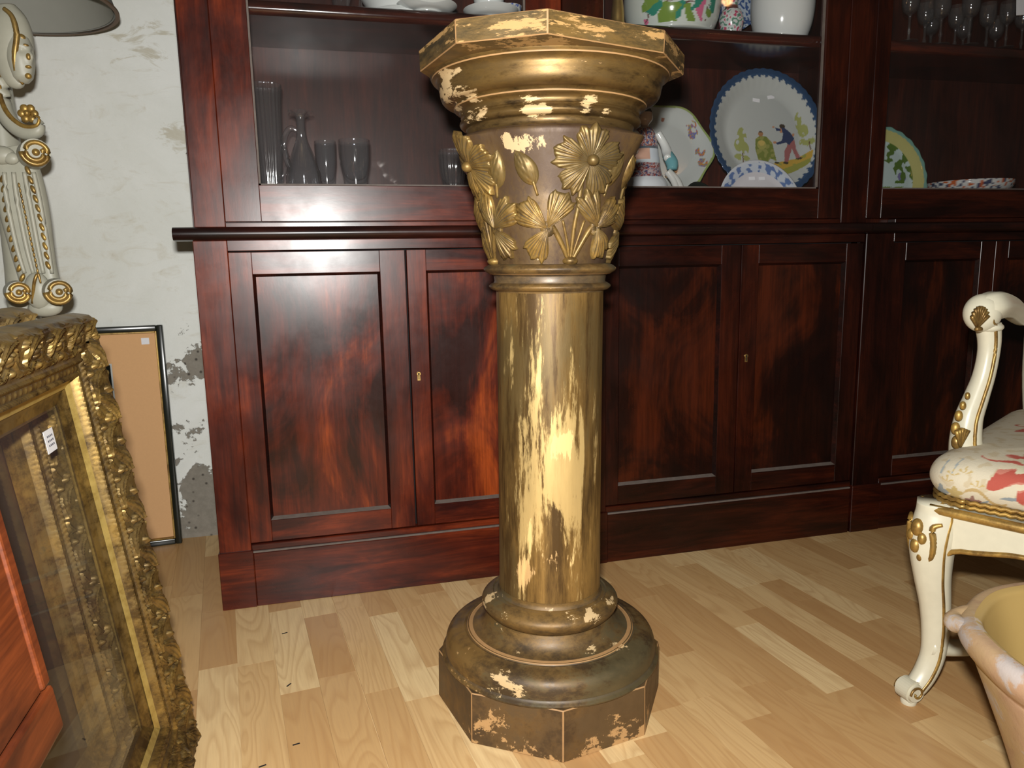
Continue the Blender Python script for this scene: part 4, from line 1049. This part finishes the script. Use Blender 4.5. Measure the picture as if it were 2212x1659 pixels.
def tumbler(label, px, Y, r, ytop, ribd=0, name='tumbler'):
    z1 = at(px, ytop, Y).z-ZDECK
    return pot(name, label, 'glass', px, Y, ZDECK, smoothp([(0, 0), (r*.66, 0), (r*.70, .02), (r*.76, z1*.5), (r*.94, z1*.72), (r, z1*.9), (r, z1), (r*.93, z1), (r*.90, z1*.75), (r*.62, z1*.55), (0, z1*.50)], 6), None, mat='glassware', rfn=(ribs(18, ribd) if ribd else None), seg=120)
tumbler('thick-walled clear glass tumbler right of the cruet', 754, .10, .037, 306, name='goblet')
tumbler('clear glass tumbler standing behind the cruet', 690, .17, .026, 309)
tumbler('small ribbed glass tumbler beside the column capital', 970, .10, .033, 327, .03)
q = B(); sweep(q, [at(600, 306, .12)-Vector((0, 0, 0)), at(612, 312, .12), at(622, 345, .12), at(612, 378, .12), at(602, 384, .12)], [.004, .005, .005, .005, .004], 10, 6)
for v in q.verts: pass
o = obj('glass_handle', q, 'glassware', None, smooth=True)
fv = [x for x in bpy.data.objects if x.name.startswith('fluted_vase')][0]; o.parent = fv; o.location = -fv.location

# ---- wine glasses on the far right shelf
wg = None
rowg = [(1962, .05, 1.0), (1996, .13, 1.05), (2030, .06, 1.0), (2062, .12, .95), (2092, .05, 1.05), (2130, .10, 1.0), (2150, .20, 1.0), (2172, .05, .92), (2010, .21, 1.05), (2206, .09, 1.0), (2080, .21, 1.0)]
def wineglass():
    t = empty('wine_glass', (0, 0, 0)); 
    q = B(); lathe(q, smoothp([(0, .002), (.022, .001), (.023, .003), (.008, .006), (0, .007)], 4), 32, close=True); obj('foot', q, 'glassware', t, smooth=True)
    q = B(); lathe(q, smoothp([(.004, .006), (.0032, .02), (.0055, .028), (.0034, .036), (.0034, .06), (.006, .070)], 4), 20, close=True); obj('stem', q, 'glassware', t, smooth=True)
    q = B(); lathe(q, smoothp([(.004, .068), (.016, .078), (.022, .10), (.0215, .13), (.0205, .13), (.020, .10), (.012, .082), (0, .078)], 5), 32, close=True); obj('bowl', q, 'glassware', t, smooth=True)
    return t
ORD = 'first second third fourth fifth sixth seventh eighth ninth tenth eleventh'.split()
proto = wineglass()
for i, (px, Y, s) in enumerate(rowg):
    t = proto if i == 0 else copy_tree(proto)
    t.location = (at(px, 90, Y).x, Y, ZS); t.scale = (s, s, s)
    tag(t, ORD[sorted(rowg).index((px, Y, s))]+' stemmed wine glass from the left on the far right shelf', 'glass', 'wine glasses on the far right shelf')
tg = at(2195, 18, .03); q = B(); box(q, -.014, .014, -.0004, .0004, -.0245, .0245); o = obj('paper_note', q, 'paper', None, loc=(tg.x+.003, .0195, tg.z+.004)); o.rotation_euler = (0, rad(-6), 0)
tag(o, 'white paper note hanging by the wine glasses', 'note')

# ------------------------------------------------------------ armchair at the right
d1 = Vector((.50, -.866, 0)); d2 = Vector((.866, .50, 0))    # along the front rail, towards the back
CF = Vector((1.005, -.745, 0))
ch = empty('armchair', CF, 'cream and gold carved armchair with floral tapestry seat at right', 'armchair')
def C3(a, b, z): return d1*a+d2*b+Vector((0, 0, z))
WD, DP = .52, .58
def cab_leg(a, b, sa, sb, foot=True):
    "cabriole leg; sa, sb = outward signs along the rail and depth"
    o1 = (d1*sa+d2*sb).normalized()
    base = C3(a, b, 0); P = []; Rr = []
    for z, off, r in ((.3735, .004, .034), (.352, .004, .0355), (.325, .010, .036), (.29, .013, .0345), (.24, .007, .0290), (.19, -.003, .0250), (.14, -.009, .0225), (.09, -.008, .0200), (.055, .005, .0190), (.030, .024, .0175), (.020, .036, .0140)):
        P.append(base+o1*(off-.018)+Vector((0, 0, z))); Rr.append(r)
    q = B(); sweep(q, P, Rr, 16, 6, ratio=1.0, up=o1, shape=lambda a: 1+.12*abs(cos(a*2))); L_ = obj('leg', q, 'cream', ch, smooth=True)
    side = Vector((-o1.y, o1.x, 0))
    c = base+o1*.020+Vector((0, 0, .026)); q = B(); m3 = Matrix.Translation(c) @ Matrix(((o1.x, 0, side.x, 0), (o1.y, 0, side.y, 0), (0, 1, 0, 0), (0, 0, 0, 1)))
    bmesh.ops.create_cone(q, cap_ends=True, segments=28, radius1=.020, radius2=.020, depth=.034, matrix=m3)
    bmesh.ops.bevel(q, geom=q.edges[:], offset=.004, segments=2, affect='EDGES')
    obj('scroll_foot', q, 'cream', L_, smooth='auto')
    q = B()
    for s in (-1, 1):
        q = B(); sp = [c+side*s*.0185+o1*(r_*cos(t_))+Vector((0, 0, r_*sin(t_))) for t_, r_ in [(k*.55, .0145-.0009*k) for k in range(13)]]
        sweep(q, sp, [.0022]*len(sp), 6, 2)
        obj('gilt_scroll', q, 'gold_leaf', L_, smooth=True)
    q = B(); lathe(q, [(0, 0), (.013, 0), (.014, .006), (.012, .010), (0, .010)], 20, cen=(c.x-.0, c.y-.0)); obj('foot_pad', q, 'cream', L_, smooth='auto')
    # gilt line down both inner edges
    q = B()
    for s in (1, -1):
        sweep(q, [p+(Vector((-.22, -.96, 0))*r_*1.03 if s > 0 else -side*r_*.93+o1*(.12*r_)) for p, r_ in zip(P[:-1], Rr[:-1])], [.0034]*(len(P)-1), 8, 6)
    obj('gilt_edge', q, 'gold_leaf', L_, smooth=True)
    # carved acanthus on the knee
    q = B()
    kp = P[2]+o1*.035
    for u_, w_, z_, r_ in ((0, 0, .006, .012), (.001, .011, -.010, .008), (.001, -.011, -.010, .008), (.002, 0, -.026, .010), (-.002, .007, -.044, .007), (-.004, -.006, -.050, .006), (-.010, 0, -.066, .0065), (-.017, .003, -.084, .0055), (-.021, -.002, -.100, .0045), (-.024, 0, -.116, .0038)):
        ball(q, kp+o1*u_+side*w_+Vector((0, 0, z_)), r_, (1, 1, 1.4), 12, 8)
    for sg in (-1, 1):
        sweep(q, [kp+side*sg*.034+Vector((0, 0, .020))-o1*.016, kp+side*sg*.024+Vector((0, 0, .012))-o1*.006, kp+side*sg*.026+Vector((0, 0, -.014))-o1*.008, kp+side*sg*.022+Vector((0, 0, -.040))-o1*.010, kp+side*sg*.008+Vector((0, 0, -.058))-o1*.009, kp+Vector((0, 0, -.062))-o1*.008], [.003, .0052, .0055, .0052, .0045, .003], 8, 5)
        sweep(q, [kp+side*sg*.012+Vector((0, 0, -.086))-o1*.020, kp+side*sg*.014+Vector((0, 0, -.072))-o1*.015, kp+side*sg*.006+Vector((0, 0, -.062))-o1*.009], [.002, .0038, .003], 8, 4)
    obj('knee_carving', q, 'gold_leaf', L_, smooth=True)
    return L_
cab_leg(.0, .0, -.55, -1.0); cab_leg(WD, 0, .55, -1); cab_leg(.13, DP-.03, -.6, .6); cab_leg(WD-.13, DP-.03, .6, .6)
for sg in ((.0, .0, WD-.13, DP-.03), (WD, 0, .13, DP-.03)):
    q = B(); p0, p1 = C3(sg[0], sg[1], .105), C3(sg[2], sg[3], .105); mid = (p0+p1)/2+Vector((0, 0, .03))
    sweep(q, [p0.lerp(p1, .02), p0.lerp(p1, .2)-Vector((0, 0, .012)), mid, p0.lerp(p1, .8)-Vector((0, 0, .012)), p0.lerp(p1, .98)], [.017, .014, .016, .014, .017], 10, 6); obj('stretcher', q, 'cream', ch, smooth=True)
def apron(a0, b0, a1, b1, dip=.02, arch=.055, shell=True):
    "serpentine rail between two corners"
    q = B(); n = 40; rows = []
    ax = C3(a0, b0, 0); bx = C3(a1, b1, 0); dr = (bx-ax).normalized(); out = Vector((dr.y, -dr.x, 0))
    mid = C3(WD/2, DP/2, 0); out = out if (ax+out-mid).length > (ax-mid).length else -out
    low = []
    for i in range(n+1):
        t = i/n; p = ax.lerp(bx, t); s = out*(.010*sin(pi*t))
        e = abs(2*t-1)
        zl = .300+.018*math.exp(-((e-.45)/.25)**2)-.022*math.exp(-(e/.16)**2)-.055*max(0, (e-.80)/.20)**2
        zt = .372; low.append(p+s+out*.012+Vector((0, 0, zl)))
        rows.append([q.verts.new(p+s+out*.010+Vector((0, 0, zt))), q.verts.new(p+s+out*.012+Vector((0, 0, zl))), q.verts.new(p+s-out*.012+Vector((0, 0, zl))), q.verts.new(p+s-out*.012+Vector((0, 0, zt)))])
    for r1, r2 in zip(rows, rows[1:]):
        for k in range(4): q.faces.new((r1[k], r1[(k+1) % 4], r2[(k+1) % 4], r2[k]))
    q.faces.new(rows[0]); q.faces.new(rows[-1][::-1])
    A_ = obj('seat_rail', q, 'cream', ch, smooth='auto')
    q = B(); sweep(q, low, [.0045]*len(low), 8, 1, spline=False); obj('gilt_edge', q, 'gold_leaf', A_, smooth=True)
    q = B(); sweep(q, [Vector((p.x, p.y, .366))+out*.002 for p in low], [.0085]*len(low), 8, 1, spline=False); obj('gilt_top_moulding', q, 'gold_leaf', A_, smooth=True)
    if shell:
        q = B(); c = low[n//2]+out*.004+Vector((0, 0, .012))
        for k in range(7):
            an = rad(-60+20*k); sweep(q, [c, c+dr*sin(an)*.024-Vector((0, 0, -.0))+Vector((0, 0, -cos(an)*.022+.008))+out*.004], [.003, .0055], 8, 3)
        ball(q, c+out*.004, .008); obj('shell_carving', q, 'cream', A_, smooth=True)
apron(0, 0, WD, 0); apron(0, 0, .0, DP, shell=False); apron(WD, 0, WD, DP, shell=False); apron(0, DP, WD, DP, shell=False)

# upholstered seat with woven flowers
def rrect(ins, n=960, rc=.055):
    "rounded rectangle outline of the seat, grown by -ins"
    hx, hy = WD/2-ins, DP/2-ins; r = max(.004, rc-ins*.6); P = []
    segs = [((hx-r, -hy), (hx-r, hy))]
    per = 2*(2*(hx-r)+2*(hy-r))+2*pi*r; out = []
    for i in range(n):
        d = per*i/n; a = 2*(hx-r); b = 2*(hy-r); q4 = pi*r/2
        for k in range(4):
            L_ = a if k % 2 == 0 else b
            if d <= L_:
                x, y = [(-hx+r+d, -hy), (hx, -hy+r+d), (hx-r-d, hy), (-hx, hy-r-d)][k]; break
            d -= L_
            if d <= q4:
                cx, cy = [(hx-r, -hy+r), (hx-r, hy-r), (-hx+r, hy-r), (-hx+r, -hy+r)][k]; an = -pi/2+k*pi/2+d/r; x, y = cx+r*cos(an), cy+r*sin(an); break
            d -= q4
        out.append((WD/2+x, DP/2+y))
    return out
def seat_bm():
    bm = B(); rows = []
    for ins, z in [(a, b) for a, b in catmull2(prof_seat, 15)]:
        rows.append([bm.verts.new(C3(x, y, z)) for x, y in rrect(ins)])
    for a, b in zip(rows, rows[1:]):
        for k in range(len(a)): bm.faces.new((a[k], a[(k+1) % len(a)], b[(k+1) % len(a)], b[k]))
    bm.faces.new(rows[-1]); return bm
prof_seat = [(-.003, .388), (-.012, .395), (-.019, .412), (-.017, .430), (-.006, .446), (.016, .457), (.05, .463), (.10, .468), (.17, .472), (.235, .473)]
def catmull2(P, n=9): return [(v.x, v.y) for v in catmull([(a, b, 0) for a, b in P], n)]
st = obj('upholstered_seat', seat_bm(), 'fabric', ch, smooth=True)
def tapestry(co):
    a = co.dot(d1); b = co.dot(d2); z = co.z
    # unroll: s along the front from the near-left corner, t up the front then over the top
    s = a; t = (z-.378)+max(0, b)*.9 if b > -.02 else z-.378
    if a < .012 and b > .02: s = -b; t = z-.378
    n_ = noise.noise(Vector((s*60, t*60, 0))); n2 = noise.noise(Vector((s*22, t*22, 5)))
    base = (.56, .50, .37) if n_ < .25 else (.50, .42, .28)
    # big peonies with ragged petals
    for cx, cy, R_ in ((.150, .100, .070), (.36, .33, .075), (.42, .07, .06), (.12, .36, .06)):
        dx, dy = s-cx, t-cy; r_ = hypot(dx, dy); an = atan2(dy, dx)
        edge = R_*(1+.22*sin(an*7+n2*3)+.10*sin(an*15))
        if r_ < edge:
            f = r_/edge; w = sin(an*9+f*5+n2*4)
            if f > .52: return (.40, .075, .050) if w > .05 else ((.48, .17, .12) if w > -.55 else (.58, .50, .36))
            if f > .40: return (.56, .52, .36)
            if f > .22: return (.30, .34, .32) if w > .3 else (.54, .50, .34)
            return (.36, .36, .22)
    for cx, cy, dx_, dy_, col in ((.07, .005, .10, .05, (.22, .25, .26)), (.16, .0, .04, .06, (.20, .24, .25)), (.05, .03, .06, -.01, (.42, .30, .13)), (.22, .02, .12, .06, (.20, .24, .25))):
        u_ = ((s-cx)*dx_+(t-cy)*dy_)/(dx_**2+dy_**2); px_, py_ = s-cx-u_*dx_, t-cy-u_*dy_
        if 0 < u_ < 1 and hypot(px_, py_-.008*sin(u_*6)) < .0032: return col
    for cx, cy, r_, col in ((.035, .022, .011, (.42, .32, .13)), (.062, .012, .010, (.24, .13, .10)), (.012, .018, .012, (.24, .27, .28)), (.30, .03, .012, (.24, .13, .10)), (-.06, .03, .02, (.40, .30, .12)), (-.15, .04, .022, (.30, .10, .07)), (.25, .12, .015, (.30, .32, .22))):
        if hypot(s-cx, t-cy) < r_*(1+.3*sin(atan2(t-cy, s-cx)*5)): return col
    for cx, cy in ((.03, .052), (.048, .058), (.022, .040), (.068, .04)):
        r_ = hypot(s-cx, t-cy); an = atan2(t-cy, s-cx)
        if r_ < .011 and abs(sin(an*3)) > .88 and t > cy: return (.46, .34, .14)
    if abs(s-.030-.25*(t-.06)) < .0016 and .055 < t < .09 or abs(s-.012-.2*(t-.06)) < .0016 and .05 < t < .085: return (.30, .33, .32)
    return base
paint(st, tapestry)
q = B(); ol = rrect(-.0095, 300)
for zz_ in (.3790, .3875):
    P = [C3(x, y, zz_+.0012*(-1)**i) for i, (x, y) in enumerate(ol)]; P.append(P[0]); sweep(q, P, [.0040]*len(P), 6, 1, spline=False)
obj('braid_trim', q, 'gold_leaf', ch, smooth=True, label='gold braid along the lower edge of the seat')

def arm(b_side):
    a = 0.0 if b_side == 0 else WD
    cx = 0
    def K(px, py, dy=0.0): return at(px, py, -.70+dy)-CF
    sgn = 1
    pts = [K(2088, 985), K(2086, 950), K(2092, 905), K(2108, 860), K(2124, 815), K(2134, 770), K(2137, 735), K(2134, 700)]
    if b_side:
        off = C3(WD, 0, 0)-Vector((0, 0, 0)); pts = [p+off for p in pts]
    q = B(); sweep(q, pts, [.027, .024, .021, .0185, .0165, .0160, .0170, .019], 18, 6, up=d1, shape=lambda a: 1+.10*abs(cos(2*a)))
    S_ = obj('arm_support', q, 'cream', ch, smooth=True)
    v1 = Vector((.35, -.94, 0)).normalized()
    q = B()
    sweep(q, [p+Vector((-.20, -.97, 0))*r_*1.04 for p, r_ in zip(pts, [.027, .024, .021, .0185, .0165, .0160, .0165, .019])], [.0032]*len(pts), 8, 6)
    obj('gilt_edge', q, 'gold_leaf', S_, smooth=True)
    q = B(); vl = Vector((-.95, -.25, 0)).normalized(); vs = Vector((.25, -.95, 0))
    for i, (px, py, r_) in enumerate(((2066, 955, .0095), (2064, 925, .0085), (2071, 898, .0075), (2080, 876, .006), (2090, 855, .005))):
        p = K(px, py, -.012)+(C3(WD, 0, 0) if b_side else Vector())
        ball(q, p, r_, (.9, .9, 1.3), 12, 8)
    base = K(2074, 965, -.024)+(C3(WD, 0, 0) if b_side else Vector())
    for k in range(5):
        sweep(q, [base, base+Vector((-.012+.006*k, -.002, .034-.002*abs(k-2)))], [.0022, .0042], 8, 3)
    obj('shell_carving', q, 'gold_leaf', S_, smooth=True)
    # knuckle and arm
    off = C3(WD, 0, 0) if b_side else Vector()
    top = [K(2122, 672)+off, K(2148, 660)+off, K(2180, 664, .06)+off, K(2212, 684, .13)+off, K(2250, 672, .20)+off, K(2290, 650, .30)+off]
    q = B(); sweep(q, top, [.026, .0255, .0205, .0185, .018, .02], 20, 6, up=(0, 0, 1), shape=lambda a: 1+.05*cos(6*a))
    ball(q, K(2122, 676)+off, .0300, (1, 1, 1.12), 28, 18); ball(q, K(2134, 706)+off, .0245, (1, 1, .45), 24, 12)
    A_ = obj('arm', q, 'cream', ch, smooth=True)
    q = B()
    c = K(2152, 688, -.022)+(C3(WD, 0, 0) if b_side else Vector()); ux = Vector((.85, .3, 0)).normalized()
    sp = [c+ux*(r_*cos(t_))+Vector((0, 0, r_*sin(t_))) for t_, r_ in [(k*.5, .0175-.0009*k) for k in range(18)]]
    sweep(q, sp, [.0026]*len(sp), 8, 2); ball(q, c, .004)
    obj('volute_line', q, 'gold_leaf', A_, smooth=True)
    q = B(); ctr = K(2112, 695, -.026)+(C3(WD, 0, 0) if b_side else Vector())
    for k in range(9):
        an = rad(-72+18*k); e = ctr+Vector((sin(an)*.018, -.004, cos(an)*.024+.003))
        sweep(q, [ctr+Vector((0, 0, -.010)), e], [.0015, .0036], 8, 3)
    ball(q, ctr+Vector((0, -.003, -.012)), .0055, (1.5, 1, .8)); obj('shell_carving', q, 'gold_leaf', A_, smooth=True)
arm(0); arm(1)
# back of the chair (beyond the frame)
q = B(); bk = [C3(WD*.08, DP, .36), C3(WD*.02, DP+.05, .55), C3(WD*.02, DP+.11, .80), C3(WD*.2, DP+.14, .95), C3(WD*.5, DP+.15, 1.0), C3(WD*.8, DP+.14, .95), C3(WD*.98, DP+.11, .80), C3(WD*.98, DP+.05, .55), C3(WD*.92, DP, .36)]
sweep(q, bk, [.022]*9, 14, 8); obj('back_frame', q, 'cream', ch, smooth=True)
q = B(); g = [[q.verts.new(C3(WD*(.06+.88*i/12), DP+.03+.12*j/10, .48+.46*j/10-.10*(abs(2*i/12-1)**3)*(j/10))) for i in range(13)] for j in range(11)]
g2 = [[q.verts.new(v.co+d2*.03) for v in r_] for r_ in g]
for j in range(10):
    for i in range(12): q.faces.new((g[j][i], g[j][i+1], g[j+1][i+1], g[j+1][i])); q.faces.new((g2[j][i], g2[j+1][i], g2[j+1][i+1], g2[j][i+1]))
o = obj('back_cushion', q, 'fabric', ch, smooth=True); paint(o, lambda c: (.56, .50, .37) if noise.noise(c*14) < .2 else (.42, .12, .09))

# ------------------------------------------------------------ clay mortar bottom right
bc = Vector((.952, -1.152, 0)); br, bh = .200, .32
mo = empty('mortar_bowl', bc, 'big weathered clay mortar bowl with lug handles, bottom right corner', 'bowl')
wob = lambda r, z, a, i: (r*(1+.012*sin(3*a+1)+.006*sin(11*a)), z+.002*sin(5*a))
pr = smoothp([(0, 0), (.105, 0), (.110, .012), (.116, .06), (.138, .14), (.165, .215), (.183, .262), (.186, .272), (.196, .283), (.205, .298), (.206, .313), (.199, .322), (.188, .3235)], 5)
obj('body', lathe(B(), pr, 96, fn=wob, close=True), 'clay', mo, smooth='auto')
pi_ = smoothp([(.189, .3233), (.180, .319), (.176, .309), (.170, .292), (.150, .235), (.118, .165), (.06, .118), (0, .108)], 6)
obj('inside', lathe(B(), pi_, 96, fn=wob, close=True), 'clay_in', mo, smooth='auto', label='ochre glazed inside with chipped spots')
for an in (rad(133), rad(313), rad(223), rad(43)):
    dr = Vector((cos(an), sin(an), 0)); tn = Vector((-sin(an), cos(an), 0))
    q = B(); sweep(q, [dr*.188-tn*.050+Vector((0, 0, .310)), dr*.203-tn*.022+Vector((0, 0, .311)), dr*.213+Vector((0, 0, .306)), dr*.203+tn*.022+Vector((0, 0, .311)), dr*.188+tn*.050+Vector((0, 0, .310))], [.006, .010, .0135, .010, .006], 14, 8)
    obj('lug', q, 'clay', mo, smooth=True)
print('planks', count)
